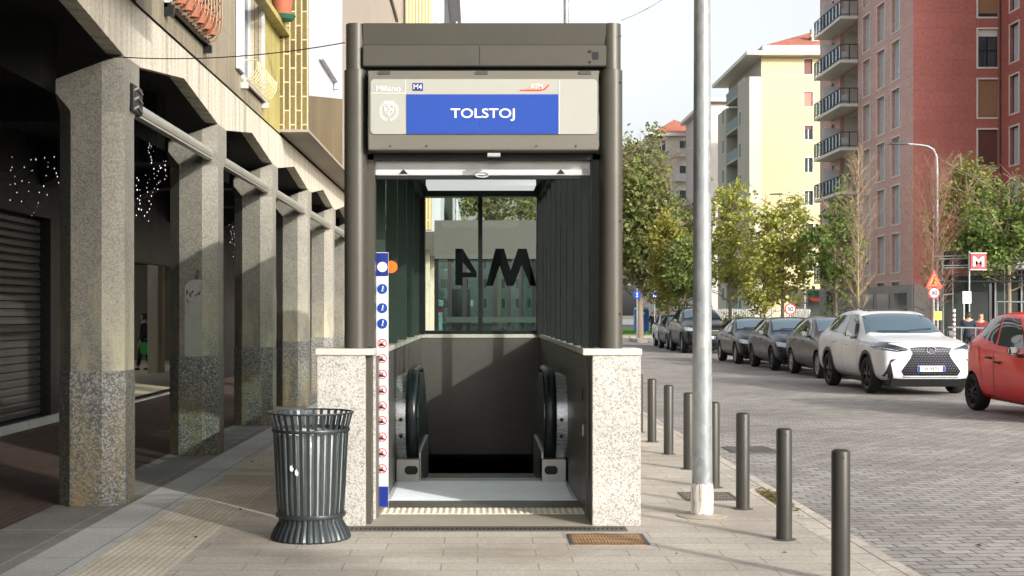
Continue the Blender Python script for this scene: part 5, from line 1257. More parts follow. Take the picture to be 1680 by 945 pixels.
for i, h in enumerate(yh2): window(YBd, yo, XP, YN_, h, m_trimw, m_trimw, m_pane, 'casement', [None,(sh_pink,1.0),None,None,(m_dbrown,1.0),None,None][i], .2, .06)
yp('cornice_line', MB().box(xL, xL+20, 121.93, 121.995, Z(125.5,122), Z(124.5,122)), m_trimw)
# corner pier
xP = X(1229,122)
yp('corner_pier', MB().box(xL-1.15, xL-.01, 121.9, 124.5, 0, Z(126,122)), m_cpl)
yp('pier_joint', MB().box(xL-.01, xL+.03, 121.96, 121.999, 0, Z(126,122)), m_gpl)
ssx = xL-1.15
yp('street_wall', MB().box(ssx+.0, xL, 124.51, 127.5, 0, HY-1.5), m_cpl)
wn_ = []
for i in range(7):
    z = Z(178,124)-i*3.1
    wn_.append((.7+.3, 1.7+.3, z-1.4, z))
for h in wn_:
    if h[2] > .5: window(YBd, (ssx, 124.6, 0), YP, XN, h, m_trimw, m_gpl, m_pane, 'casement', None, .02, .08)
yp('loggia_back', MB().box(ssx+1.2, ssx+1.4, 127.5, 133.2, 0, HY), m_gpl)
for i in range(8):
    z = .6+i*3.1+.9
    s = MB(); s.box(ssx-.05, ssx+1.19, 127.5, 133.2, z, z+.2); q = s.build('balcony_slab', m_cpl, YBd, True)
    p = MB(); p.box(ssx-.04, ssx+.02, 127.5, 133.2, z+.2, z+1.2); p.build('balcony_front', m_gpl, q, True)
yp('far_street_wall', MB().box(ssx, ssx+1.5, 133.2, 138, 0, HY-3.1), m_cpl)
for h in [(1,2,z_-1.4,z_) for z_ in [Z(185,136)-3.1*i for i in range(8)]]:
    if h[2] > .5: window(YBd, (ssx, 133.3, 0), YP, XN, h, m_trimw, m_gpl, m_pane, 'casement', None, .02, .08)
yp('attic_wall', MB().box(xL+.01, xL+6, 122.2, 138, HY-4, HY), m_cpl)
# eaves and hipped roof
m_rt = bricky('red_roof_tiles', srgb(172,104,84), srgb(156,92,74), srgb(130,66,52), .3, .35, .02, .5, 'x,yz', 0, .8, .3)
ev = MB(); ev.box(xL-1.6, xL+21, 120.9, 139, HY, HY+.35); yp('eaves', ev, m_trimw)
rf = MB(); e0, e1, f0, f1 = xL+.0, xL+20, 121.2, 138.5; zr0, zr1 = HY+.9, HY+4.4
yp('roof_curb', MB().box(xL-.1, xL+20.2, 121.0, 138.6, HY+.351, HY+.9), m_cpl)
i = rf.addv([(e0,f0,zr0),(e1,f0,zr0),(e1,f1,zr0),(e0,f1,zr0),(e0+8,130,zr1),(e1-8,130,zr1)])
for f in ((0,1,5,4),(1,2,5),(2,3,4,5),(3,0,4)): rf.addf([i+q for q in f])
ro = yp('roof', rf, m_rt)
chm = MB(); cx_ = X(1336,124); chm.box(cx_-.35, cx_+.35, 123.6, 124.3, HY+.9, Z(48,124)); chm.box(cx_-.45, cx_+.45, 123.5, 124.4, Z(62,124), Z(59,124)); chm.build('chimney', m_cpl, ro, True)
# shops at its foot
SP = [('green_shop', 'shop with green fascia and red awning at the foot of the yellow building', 1326, 1354), ]
t = thing('green_shop', 'shop front with green fascia and red awning at the foot of the yellow building', 'shop', (X(1340,110), 110, 0))
MB().box(X(1304,110), X(1325,110), 110, 112, 0, Z(474,110)).build('cream_wall', m_cpl, t, True)
MB().box(X(1325.5,110), X(1354,110), 110.2, 112, 0, Z(474,110)).build('shop_front', m_gpl, t, True)
MB().box(X(1326,110), X(1354,110), 110.0, 110.19, Z(485,110), Z(477,110)).build('fascia', mat('green_fascia', srgb(20,92,72), .5), t, True)
MB().prism([(110.0, Z(489,110)),(108.9, Z(494,110)),(108.9, Z(495,110)),(110.0, Z(495,110))], 'x', X(1327,110), X(1355,110)).build('awning', mat('coral_awning', srgb(214,70,66), .7), t, True)
t = thing('yellow_hoarding', 'yellow boarded booth behind the street trees near the red building', 'booth', (X(1373,100), 100, 0))
MB().box(X(1367,100), X(1380,100), 100, 102, Z(498,100), Z(478,100)).build('upper_board', mat('yellow_board', srgb(214,168,40), .6), t, True)
MB().box(X(1369,100), X(1377,100), 100.2, 102, 0, Z(498,100)-.002).build('base', m_gpl, t, True)
# ================================================================== pale buildings at the far end
def pale_block(name, label, x0, x1, Y, H, rows, colsx, roof=None, m=None, depth=18, balc=None):
    t = thing(name, label, 'building', (x0, Y, 0)); o = (x0, Y, 0); hs = []
    for z in rows:
        for a, b in colsx: hs.append((a, b, z, z+1.7))
    wall(o, XP, YN_, x1-x0, H, hs, .2).build('front_wall', m or m_cpl, t, True)
    for h in hs: window(t, o, XP, YN_, h, m_trimw, m_trimw, m_pane, 'casement', None, .2, .08)
    MB().face([(x0,Y,0),(x0,Y+depth,0),(x0,Y+depth,H),(x0,Y,H)]) 
    s = MB(); s.box(x0-.0, x1, Y+.25, Y+depth, 0, H); s.build('block', m or m_cpl, t, True)
    MB().box(x0-.7, x1+.7, Y-.8, Y+depth+.5, H+.01, H+.4).build('eaves', m_trimw, t, True)
    if roof:
        r_ = MB(); xm = (x0+x1)/2; i = r_.addv([(x0-.5,Y-.6,H+.42),(x1+.5,Y-.6,H+.42),(x1+.5,Y+depth,H+.42),(x0-.5,Y+depth,H+.42),(xm,Y+depth*.35,H+roof),(xm,Y+depth*.7,H+roof)])
        for f in ((0,1,4),(1,2,5,4),(2,3,5),(3,0,4,5)): r_.addf([i+q for q in f])
        r_.build('roof', m_rt, t, True)
    if balc:
        for z in rows:
            b = MB(); b.box(x0+balc[0], x0+balc[1], Y-1.1, Y-.002, z-.5, z-.3); q = b.build('balcony', m_trimw, t, True)
            g = MB(); g.box(x0+balc[0], x0+balc[1], Y-1.1, Y-1.05, z-.299, z+.5); g.build('balcony_front', m_white, q, True)
    return t
pale_block('cream_block', 'narrow cream block with flat eaves left of the yellow building', X(1166,150), X(1200,150), 150, Z(168,150), [2+3.1*i for i in range(6)], [], None, mat('warm_white_render', srgb(196,188,180), .85, 0, .05, .2))
pale_block('far_pale_block', 'distant pale apartment block with balconies and a low red roof behind the tall trees', X(1075,170), X(1160,170), 170, Z(224,170), [Z(292,170)-3.3*i+3.3 for i in range(5)], [(.3,1.4),(3.2,5.6)], 3.2, mat('pale_pink_render', srgb(200,193,186), .85, 0, .05, .2), balc=(2.6,7.5))
# low far buildings closing the street
pale_block('far_grey_block', 'low grey building closing the street behind the tall trees', -26, 17, 210, 16, [2.5+3.2*i for i in range(4)], [(2+3*i,3.4+3*i) for i in range(13)], None, mat('grey_far_render', srgb(168,164,156), .85, 0, .06, .2))
# building behind the camera that shades the near left pavement
pale_block_b = thing('rear_corner_block', 'plain rendered block behind the camera on the corner', 'building', (12, -33, 0))
MB().box(8, 32, -56, -33.45, 0, 34).build('block', m_cpl, pale_block_b, True)
# ================================================================== TREES
def tube_branch(mb, p, d, L, r, depth, rr, tips, n=4, spread=.55, up=.15):
    pts = [p]; q = p; dd = d
    for i in range(n):
        dd = (dd + Vector((rr.gauss(0,.13), rr.gauss(0,.13), rr.gauss(0,.08)+up*.3))).normalized(); q = q+dd*L/n; pts.append(q)
    mb.tube([tuple(x) for x in pts], r, 6 if r > .03 else 4, False, r*.45)
    tips.append(q)
    if depth > 0:
        for i in range(1, n+1):
            for _ in range(2 if depth > 1 else 3):
                a = rr.uniform(0, 6.28); side = Vector((math.cos(a), math.sin(a), rr.uniform(-.1,.5))).normalized()
                nd = (dd*(1-spread)+side*spread).normalized()
                tube_branch(mb, pts[i], nd, L*rr.uniform(.4,.62), r*.42, depth-1, rr, tips, 3, spread, up)
def leaves(name, m, parent, pts, per, spread, size, rr, flat=.8, shape='leaf'):
    V = []; F = []
    for c in pts:
        for _ in range(per):
            p = (c[0]+rr.gauss(0,spread), c[1]+rr.gauss(0,spread), c[2]+rr.gauss(0,spread*flat))
            s = size*rr.uniform(.6,1.3); a = rr.uniform(0,6.28); t = rr.uniform(-.9,.9); 
            u = Vector((math.cos(a)*math.cos(t), math.sin(a)*math.cos(t), math.sin(t))); w_ = u.cross(Vector((rr.gauss(0,1), rr.gauss(0,1), rr.gauss(0,1)))).normalized()
            P0 = Vector(p); i = len(V); V += [tuple(P0-u*s), tuple(P0+w_*s*.62-u*.15*s), tuple(P0+u*s), tuple(P0-w_*s*.62-u*.15*s)]; F.append((i,i+1,i+2,i+3))
    me = bpy.data.meshes.new(name); me.from_pydata(V, [], F); me.materials.append(m)
    o = bpy.data.objects.new(name, me); COL.objects.link(o); o.parent = parent; return o
m_bark = mat('grey_brown_bark', srgb(122,108,90), .9, 0, .2, 6, .5, 40)
m_barkr = mat('reddish_bare_bark', srgb(132,98,82), .9, 0, .2, 6, .4, 40)
m_barkp = mat('pale_bare_bark', srgb(150,132,106), .9, 0, .2, 6, .4, 40)
L_yel = leafmat('yellow_green_leaves', [srgb(78,92,40), srgb(132,142,64), srgb(178,178,92), srgb(158,146,80)], 1.5)
L_org = leafmat('olive_orange_leaves', [srgb(86,98,42), srgb(132,134,58), srgb(160,132,66)], 1.2)
L_drk = leafmat('autumn_dark_leaves', [srgb(66,84,46), srgb(104,122,66), srgb(146,142,90), srgb(88,108,56)], .5)
L_grn = leafmat('fresh_green_leaves', [srgb(60,80,42), srgb(104,124,62), srgb(152,160,88)], 1.1)
L_wil = leafmat('willow_leaves', [srgb(74,92,42), srgb(118,130,60), srgb(156,148,88)], .7)
def tree(name, label, x, y, h, z0, rx, m, n_cl, per, ls, seed, bark=m_bark, trunk_r=.09, group=None, droop=0, cx=0, shape=1.0, blob=None):
    rr = random.Random(seed); t = thing(name, label, 'tree', (x, y, 0), 0, group)
    tr = MB(); tips = []
    tr.tube([(0,0,-.1),(rr.uniform(-.05,.05),0,h*.35),(cx*.5+rr.uniform(-.1,.1),rr.uniform(-.1,.1),h*.7),(cx,0,h*.97)], trunk_r, 8, True, trunk_r*.2)
    nb = int(12+h)
    if m is None: nb = nb*2
    for i in range(nb):
        zz = z0*.8+(h*.92-z0*.8)*i/nb; f = (zz-z0)/(h-z0); rad = rx*math.sqrt(max(.08, 1-(2*max(0,f)-.85)**2*.8)); a = i*2.4+rr.uniform(-.4,.4)
        up_ = .55 if m else 1.5; tube_branch(tr, Vector((cx*zz/h*.9,0,zz)), Vector((math.cos(a), math.sin(a), up_)).normalized(), rad*.95*(1 if m else 1.25), trunk_r*.30, 1 if (rx < 2.5 and m) else 2, rr, tips, 3, .6 if m else .42, .2)
    tr.build('trunk', bark, t, normals=False, smooth=60)
    if n_cl:
        pts = []
        lumps = blob or [(cx, 0, (z0+h)/2, rx, (h-z0)/2)]
        while len(pts) < n_cl:
            b = rr.choice(lumps); u = Vector((rr.gauss(0,1), rr.gauss(0,1), rr.gauss(0,1))).normalized()*rr.uniform(.35,1)**.6
            wob = 1+.18*math.sin(u.x*5+seed)+.15*math.sin(u.z*6+seed*2)+.12*math.sin(u.y*7)
            p = Vector((b[0]+u.x*b[3]*wob, b[1]+u.y*b[3]*wob, b[2]+u.z*b[4]*wob))
            if shape != 1 and p.z > b[2]: 
                kf = 1-(p.z-b[2])/b[4]*(1-shape); p.x = b[0]+(p.x-b[0])*kf; p.y *= kf
            pts.append(p)
            if droop:
                for q in range(5): pts.append(p-Vector((0,0,droop*q/5)))
        leaves('crown', m, t, pts, per, rx*.11, ls, rr)
    return t
TG = 'young street trees beyond the parked cars'
tree('large_tree', 'large dense autumn tree right of the metro entrance, tallest of the far group', 10.6, 84, 12.9, 2.5, 3.1, L_drk, 1700, 14, .17, 1, trunk_r=.25, blob=[(0,0,8.0,2.9,4.6),(-1.2,0,9.5,2.3,3.0),(1.0,0,5.8,2.3,2.8)])
tree('large_tree', 'second large dark tree behind the metro entrance posts', 6.5, 92, 13, 2.5, 3.6, L_drk, 1300, 13, .18, 2, trunk_r=.25)
tree('large_tree', 'large green tree seen through the rear glass of the entrance', 1.2, 78, 12.5, 5, 2.6, L_drk, 350, 12, .16, 12, trunk_r=.2)
tree('large_tree', 'dark spreading tree far behind the parked cars', 16, 108, 10, 2.5, 4, L_drk, 700, 12, .2, 14, trunk_r=.25)
tree('street_tree', 'small orange green street tree just left of the galvanised lamp post', X(1098,66), 66, 6.9, 2.2, 1.25, L_org, 330, 14, .10, 3, group=TG)
tree('street_tree', 'green leafy street tree hidden behind the galvanised lamp post', X(1128,64), 64, 5.6, 2.0, 1.1, L_grn, 260, 14, .10, 4, group=TG)
tree('street_tree', 'slim yellow green street tree right of the galvanised lamp post', X(1198,56), 56, 7.3, 2.3, 1.15, L_yel, 300, 11, .105, 5, group=TG)
tree('street_tree', 'broad yellow green street tree in front of the yellow building', X(1283,53), 53, 6.6, 2.1, 1.28, L_yel, 360, 11, .105, 6, group=TG)
tree('street_tree', 'green street tree between the yellow and the red buildings', X(1372,51), 51, 6.4, 2.0, 1.2, L_grn, 280, 11, .10, 7, group=TG)
tree('street_tree', 'low yellow green tree behind the navy hatchback', X(1250,60), 60, 4.6, 1.6, 1.2, L_yel, 220, 13, .10, 8, group=TG)
tree('weeping_tree', 'bushy olive weeping tree in front of the red facade', X(1576,60), 60, 9.4, 1.8, 1.7, L_wil, 1100, 8, .10, 9, droop=1.0, trunk_r=.16, blob=[(-.3,0,5.6,1.6,2.6),(.5,0,7.3,1.1,1.8),(1.2,0,4.8,1.3,1.8)])
tree('broad_tree', 'green leafy tree at the right edge above the dark fence', X(1655,47), 47, 6.6, 3.0, 1.9, L_grn, 420, 13, .11, 10, trunk_r=.12, blob=[(0,0,4.7,1.6,1.5),(1.3,0,5.2,1.5,1.6),(-.7,0,4.1,.9,.9)])
tree('bare_tree', 'bare pale tree with thin upright twigs in front of the red building balconies', X(1408,45), 45, 7.6, 1.9, .75, None, 0, 0, 0, 11, bark=m_barkp, trunk_r=.05)
tree('bare_tree', 'bare reddish tree with spreading twigs behind the white SUV', X(1530,42), 42, 6.3, 1.9, 1.25, None, 0, 0, 0, 13, bark=m_barkr, trunk_r=.045)
# hedge bushes along the far verge
rr = random.Random(21)
for lb, px, Y in (('low round bush under the street trees left of the lamp post', 1140, 70), ('dark low bush behind the black hatchback', 1188, 72), ('low bush behind the navy hatchback', 1232, 74), ('low bush beside the thirty sign', 1330, 72)):
    t = thing('bush', lb, 'bush', (X(px,Y), Y, 0), 0, 'low bushes across the road')
    pts = [Vector((rr.gauss(0,.8), rr.gauss(0,.6), abs(rr.gauss(.7,.4)))) for _ in range(90)]
    leaves('foliage', L_drk, t, pts, 10, .16, .09, rr); q = MB(); q.tube([(0,0,-.05),(.05,0,.9)], .04, 6); q.build('stem', m_bark, t)
# ================================================================== FAR STREET FURNITURE
def pole_sign(name, label, px, Y, top_z, parts_fn, pr=.035, cat='sign'):
    t = thing(name, label, cat, (X(px,Y), Y, 0)); MB().lathe([(pr,0),(pr,top_z)], 10).build('pole', m_galv.m, t, smooth=60); parts_fn(t); return t
def speed(t, z, r):
    d = MB(); disc(d, 0, z, r, -.06, -.04, 28); a = d.build('sign_disc', m_red, t); d = MB(); disc(d, 0, z, r*.76, -.064, -.0601, 28); d.build('sign_face', m_letter, a)
    text('speed_limit', '30', r*.85, m_blk, a, (0,-.085,z), False, width=r*1.1, bold=.006)
pole_sign('speed_limit_sign', 'round thirty speed limit sign above the roofs of the dark parked cars', 1296, 49.5, 2.0, lambda t: speed(t, Z(507,49.5), 9.3*49.5/2100))
def works(t):
    Y = 41; z0, z1 = Z(472,Y), Z(442,Y); hw_ = 14*Y/2100
    d = MB(); d.prism([(-hw_,z0),(hw_,z0),(0,z1)], 'y', -.06, -.04); a = d.build('warning_triangle', m_red, t)
    d = MB(); d.prism([(-hw_*.72,z0+.06),(hw_*.72,z0+.06),(0,z1-.11)], 'y', -.064, -.0601); d.build('triangle_face', m_orange, a)
    f = MB(); disc(f, .02, z0+.33, .035, -.068, -.065, 10); f.tube([(0,-.067,z0+.28),(-.03,-.067,z0+.17),(-.09,-.067,z0+.09)], .016, 4); f.tube([(-.03,-.067,z0+.17),(.02,-.067,z0+.09)], .014, 4); f.tube([(0,-.067,z0+.26),(.09,-.067,z0+.17)], .012, 4); f.prism([(.06,z0+.08),(.17,z0+.08),(.12,z0+.15)], 'y', -.068, -.065); f.build('worker_symbol', m_blk, a)
    speed(t, Z(480.5,Y), 9.6*Y/2100)
    MB().box(-.2,.2,-.05,-.04, Z(473.5,Y), Z(471,Y)).build('lower_plate', m_orange, t)
pole_sign('roadworks_sign', 'orange roadworks triangle stacked over a round thirty sign beside the bare tree', 1531.5, 41, 2.9, works)
def plate(t): MB().box(-.12,.12,-.05,-.03, Z(525,40), Z(511,40)).build('yellow_plate', mat('fluorescent_yellow', srgb(214,226,60), .5), t); text('plate_mark', 'O', .09, m_blk, t, (0,-.053, Z(515,40)), False)
pole_sign('yellow_notice', 'small fluorescent yellow plate on a thin post above the SUV bonnet', 1538, 40, 1.9, plate)
def blue_arrow(Y, zc, hs, kind):
    def f(t):
        MB().box(-hs,hs,-.05,-.03, zc-hs, zc+hs).build('sign_plate', m_blue, t)
        d = MB()
        if kind == 'cross':
            d.prism([(-hs*.7,zc-hs*.65),(hs*.7,zc-hs*.65),(0,zc+hs*.7)], 'y', -.054, -.0505); a = d.build('white_triangle', m_letter, t); f_ = MB(); man(f_, 0, zc-hs*.15, hs*.4, -.058); f_.build('walking_figure', m_blk, a)
        else:
            d.tube([(0,-.052,zc-hs*.6),(0,-.052,zc+hs*.6)], hs*.12, 4); d.tube([(-hs*.3,-.052,zc+hs*.5),(hs*.3,-.052,zc+hs*.5)], hs*.1, 4); d.tube([(-hs*.3,-.052,zc-hs*.5),(hs*.3,-.052,zc-hs*.5)], hs*.1, 4); d.build('white_symbol', m_letter, t)
    return f
pole_sign('crossing_sign', 'blue crossing sign beside the green traffic light', 1266, 72, 3.1, blue_arrow(72, Z(488,72), .20, 'cross'))
pole_sign('crossing_sign', 'blue crossing sign left of the galvanised lamp post near the blue toilet', 1074, 80, 3.2, blue_arrow(80, Z(484,80), .19, 'cross'))
pole_sign('information_sign', 'blue square sign with a white symbol above the blue portable toilet', 1045, 80, 3.2, blue_arrow(80, Z(484,80), .22, 'bar'))
pole_sign('blue_street_sign', 'tall blue poster sign beside the green shop front', 1363, 96, 3.2, lambda t: (MB().box(-.35,.35,-.06,-.03, Z(499,96), Z(478,96)).build('panel', m_navy, t), MB().box(-.16,.16,-.066,-.0605, Z(493,96), Z(485,96)).build('poster', m_white, t)))
# traffic light
t = thing('traffic_light', 'traffic light showing green above the black hatchback', 'traffic light', (X(1254,70), 70, 0))
MB().lathe([(.05,0),(.05,3.3)], 10).build('pole', m_dark, t)
MB().box(-.14,.14,-.14,.1, Z(501,70)-.05, Z(478,70)).build('housing', m_dark, t, bevel=.02)
for nm, z, m in (('green_lamp', Z(497,70), emis('green_signal', (.05,.9,.35), 2.0)), ('amber_lamp', Z(490,70), m_dark), ('red_lamp', Z(483,70), mat('dark_red_lens', srgb(60,18,18), .3))):
    d = MB(); disc(d, 0, z, .09, -.155, -.141, 16); d.build(nm, m, t)
# portable toilet
t = thing('portable_toilet', 'bright blue portable toilet on the grass verge', 'portable toilet', (X(1053.5,112), 112, .02))
pw = .60; MB().box(-pw,pw,0,1.2,.0,1.95).build('cabin', mat('toilet_blue', srgb(20,112,214), .4, 0, .06, 3), t, bevel=.04)
MB().prism([(-pw*1.02,1.951),(pw*1.02,1.951),(pw*.8,2.15),(-pw*.8,2.15)], 'y', -.02, 1.22).build('roof', mat('pale_toilet_roof', srgb(150,200,232), .4), t, bevel=.03)
MB().box(-.42,.42,-.03,-.001,.12,1.8).build('door', mat('toilet_door', srgb(34,96,196), .4), t, bevel=.01)
MB().prism([(-.26,1.75),(.26,1.75),(.18,1.5),(-.18,1.5)], 'y', -.05, -.031).build('vent_panel', m_white, t)
# street lamps with arms
def arm_lamp(label, px, Y, zt_, L, rad=.065):
    t = thing('street_lamp', label, 'street lamp', (X(px,Y), Y, 0), 0)
    z = zt_-.35; p = MB(); p.tube([(0,0,0),(0,0,z-.5),(-.02,0,z-.15),(-.14,0,z+.12),(-.34,0,z+.25),(-.6,0,z+.3),(-L+.5,0,z+.36)], rad, 10, True, rad*.5); p.build('pole', m_galv.m, t, smooth=60)
    h = MB(); h.hexa([(-L-.15,-.1,z+.33),(-L+.6,-.12,z+.33),(-L+.6,.12,z+.33),(-L-.15,.1,z+.33),(-L-.1,-.08,z+.39),(-L+.55,-.1,z+.42),(-L+.55,.1,z+.42),(-L-.1,.08,z+.39)]); h.build('lamp_head', m_dark, t)
arm_lamp('curved street lamp in front of the brick red building', 1537, 50, Z(236,50), 1.75)
arm_lamp('street lamp reaching over the yellow building facade', 1320, 75, Z(319,75), 1.9)
# metro sign on a pole
def msign(t):
    Y = 45; s = 12.8*Y/2100; zc = Z(429,Y)
    d = MB(); d.box(-s+.30,s+.30,-.08,.06, zc-s, zc+s); a = d.build('sign_panel', m_red, t, bevel=.01)
    fr = MB(); 
    for q in ((-s+.28,s+.32,zc+s,zc+s+.03),(-s+.28,s+.32,zc-s-.03,zc-s)): fr.box(q[0],q[1],-.09,.07,q[2],q[3])
    fr.build('frame', m_white, t); text('metro_letter', 'M', s*1.25, m_letter, a, (.30,-.085,zc), False, width=s*1.4, bold=.02)
pole_sign('metro_sign', 'red square sign with a white letter M on a tall pole at the right', 1590, 45, Z(412,45), msign)
# scaffold canopy and dark fence of the building site
t = thing('site_fence', 'dark green mesh site fence behind the red and white cars', 'fence', (X(1540,50), 50, 0))
m_dgalv = mat('dull_scaffold_tube', srgb(112,114,114), .6, .3, .15, 3)
m_mesh = mat('dark_green_mesh', srgb(20,27,23), .8, 0, .4, 1.5, .3, 30)
fx0, fx1 = X(1546,50), X(1760,50)
for i in range(5):
    a = fx0+(fx1-fx0)*i/5; b = fx0+(fx1-fx0)*(i+1)/5
    MB().box(a+.01, b-.01, 50, 50.05, .05, Z(412,50)).build('fence_panel', m_mesh, t, True)
for i in range(6): a = fx0+(fx1-fx0)*i/5; MB().box(a-.03, a+.03, 49.9, 49.99, 0, Z(408,50)).build('fence_post', m_dgalv, t, True)
t = thing('scaffold', 'grey tubular scaffold frame over the site fence', 'scaffold', (X(1600,47), 47, 0))
for px in (1546, 1563, 1648, 1700): MB().tube([(X(px,47),47,0),(X(px,47),47,Z(420,47))], .022, 8).build('upright', m_dgalv, t, True)
for py, a, b in ((421,1530,1620),(425,1540,1700),(436,1545,1700),(440,1545,1620),(484,1546,1564)): MB().tube([(X(a,47),46.95,Z(py,47)),(X(b,47),46.95,Z(py-2,47))], .022, 8).build('ledger', m_dgalv, t, True)
MB().box(X(1560,48), X(1630,48), 47.6, 48.8, Z(449,48), Z(441,48)).build('red_board', mat('faded_red_board', srgb(150,92,82), .8, 0, .2, 2), t, True)
MB().box(X(1636,49), X(1760,49), 48.2, 49.6, Z(442,49), Z(430,49)).build('grey_roof_sheet', mat('grey_roof_sheet', srgb(150,152,156), .6, 0, .1, 1), t, True)
t = thing('canopy_lattice', 'black lattice girder in front of the dark fence', 'girder', (X(1620,46.5), 46.5, 0))
g = MB(); x0, x1 = X(1545,46.5), X(1740,46.5); za, zb = Z(462,46.5), Z(452,46.5)
g.tube([(x0,46.5,za),(x1,46.5,za)], .04, 6); g.tube([(x0,46.5,zb),(x1,46.5,zb)], .03, 6)
for i in range(18): a = x0+(x1-x0)*i/18; b = x0+(x1-x0)*(i+1)/18; g.tube([(a,46.5,za if i % 2 else zb),(b,46.5,zb if i % 2 else za)], .015, 4)
g.build('girder', m_dark, t, True)
for px in (1545, 1625, 1700): MB().box(X(px,46.6)-.05, X(px,46.6)+.05, 46.6, 46.7, 0, za).build('column', m_dark, t, True)
t = thing('notice_board', 'white notice sheet hanging on a post in front of the fence', 'notice', (X(1585,44), 44, 0))
MB().box(X(1579,44), X(1593,44), 43.97, 44, Z(498,44), Z(478,44)).build('sheet', m_white, t, True); MB().box(X(1581,44), X(1583,44), 44.01, 44.05, 0, Z(478,44)).build('post', m_galv.m, t, True)
t = thing('guard_rail', 'low galvanised guard rail behind the red car', 'railing', (X(1600,34), 34, 0))
g = MB(); g.tube([(X(1555,34),34,Z(537,34)),(X(1625,34),34,Z(539,34))], .025, 8); g.build('top_rail', m_dgalv, t, True)
for px in (1577, 1600): MB().tube([(X(px,34),34,0),(X(px,34),34,Z(538,34))], .025, 8).build('rail_post', m_dgalv, t, True)
t = thing('guard_rail', 'pale tube barrier in front of the site fence near the right edge', 'railing', (X(1650,43), 43, 0))
g = MB(); g.tube([(X(1635,43),43,0),(X(1635,43),43,Z(495,43)),(X(1720,43),43,Z(496,43))], .03, 8); g.build('tube_frame', m_dgalv, t, True)
t = thing('striped_post', 'post wrapped in brown and white tape behind the white SUV', 'post', (X(1565,39), 39, 0))
m_stripe = NT('striped_tape'); cb2 = m_stripe.add('ShaderNodeTexWave'); cb2.bands_direction = 'Z'; cb2.inputs['Scale'].default_value = 2.2; cb2.inputs['Distortion'].default_value = 3; m_stripe.l(m_stripe.coord(), cb2.inputs['Vector']); m_stripe.base(m_stripe.ramp(cb2.outputs['Fac'], [(.45, srgb(206,204,200)), (.55, srgb(110,80,66))]))
MB().lathe([(.05,0),(.05,Z(507,39))], 10).build('post', m_stripe.m, t)
# long fence / hoarding behind the street trees
t = thing('grey_fence', 'long grey picket fence behind the parked cars and street trees', 'fence', (X(1200,76), 76, 0))
for a, b in ((1150,1182),(1182,1215),(1215,1250),(1250,1290),(1290,1330)):
    g = MB(); n_ = 12; x0, x1 = X(a,76), X(b,76)
    for i in range(n_): x = x0+(x1-x0)*i/n_; g.box(x, x+.05, 76, 76.05, 0, 1.9)
    g.box(x0, x1, 76.051, 76.09, 1.75, 1.82); g.box(x0, x1, 76.051, 76.09, .2, .27); g.build('fence_panel', m_steeld, t, True)
# ================================================================== PEOPLE
def skin_mesh(name, nodes, edges, m, parent, sub=2):
    me = bpy.data.meshes.new(name); me.from_pydata([n[0] for n in nodes], edges, []); o = bpy.data.objects.new(name, me); COL.objects.link(o)
    sk = o.modifiers.new('skin', 'SKIN'); sk.use_smooth_shade = True
    bm = bmesh.new(); bm.from_mesh(me); lay = bm.verts.layers.skin.verify()
    for v, n in zip(bm.verts, nodes):
        rr_ = n[1]; v[lay].radius = rr_ if isinstance(rr_, tuple) else (rr_, rr_)
        v[lay].use_root = (v.index == 0)
    bm.to_mesh(me); bm.free()
    ss = o.modifiers.new('s', 'SUBSURF'); ss.levels = sub; ss.render_levels = sub
    dg = bpy.context.evaluated_depsgraph_get(); dg.update()
    m2 = bpy.data.meshes.new_from_object(o.evaluated_get(dg)); bpy.data.objects.remove(o); m2.name = name
    m2.materials.clear(); m2.materials.append(m); m2.shade_smooth()
    r = bpy.data.objects.new(name, m2); COL.objects.link(r); r.parent = parent; return r
m_skin = mat('skin', srgb(190,142,116), .6, 0, .05); 
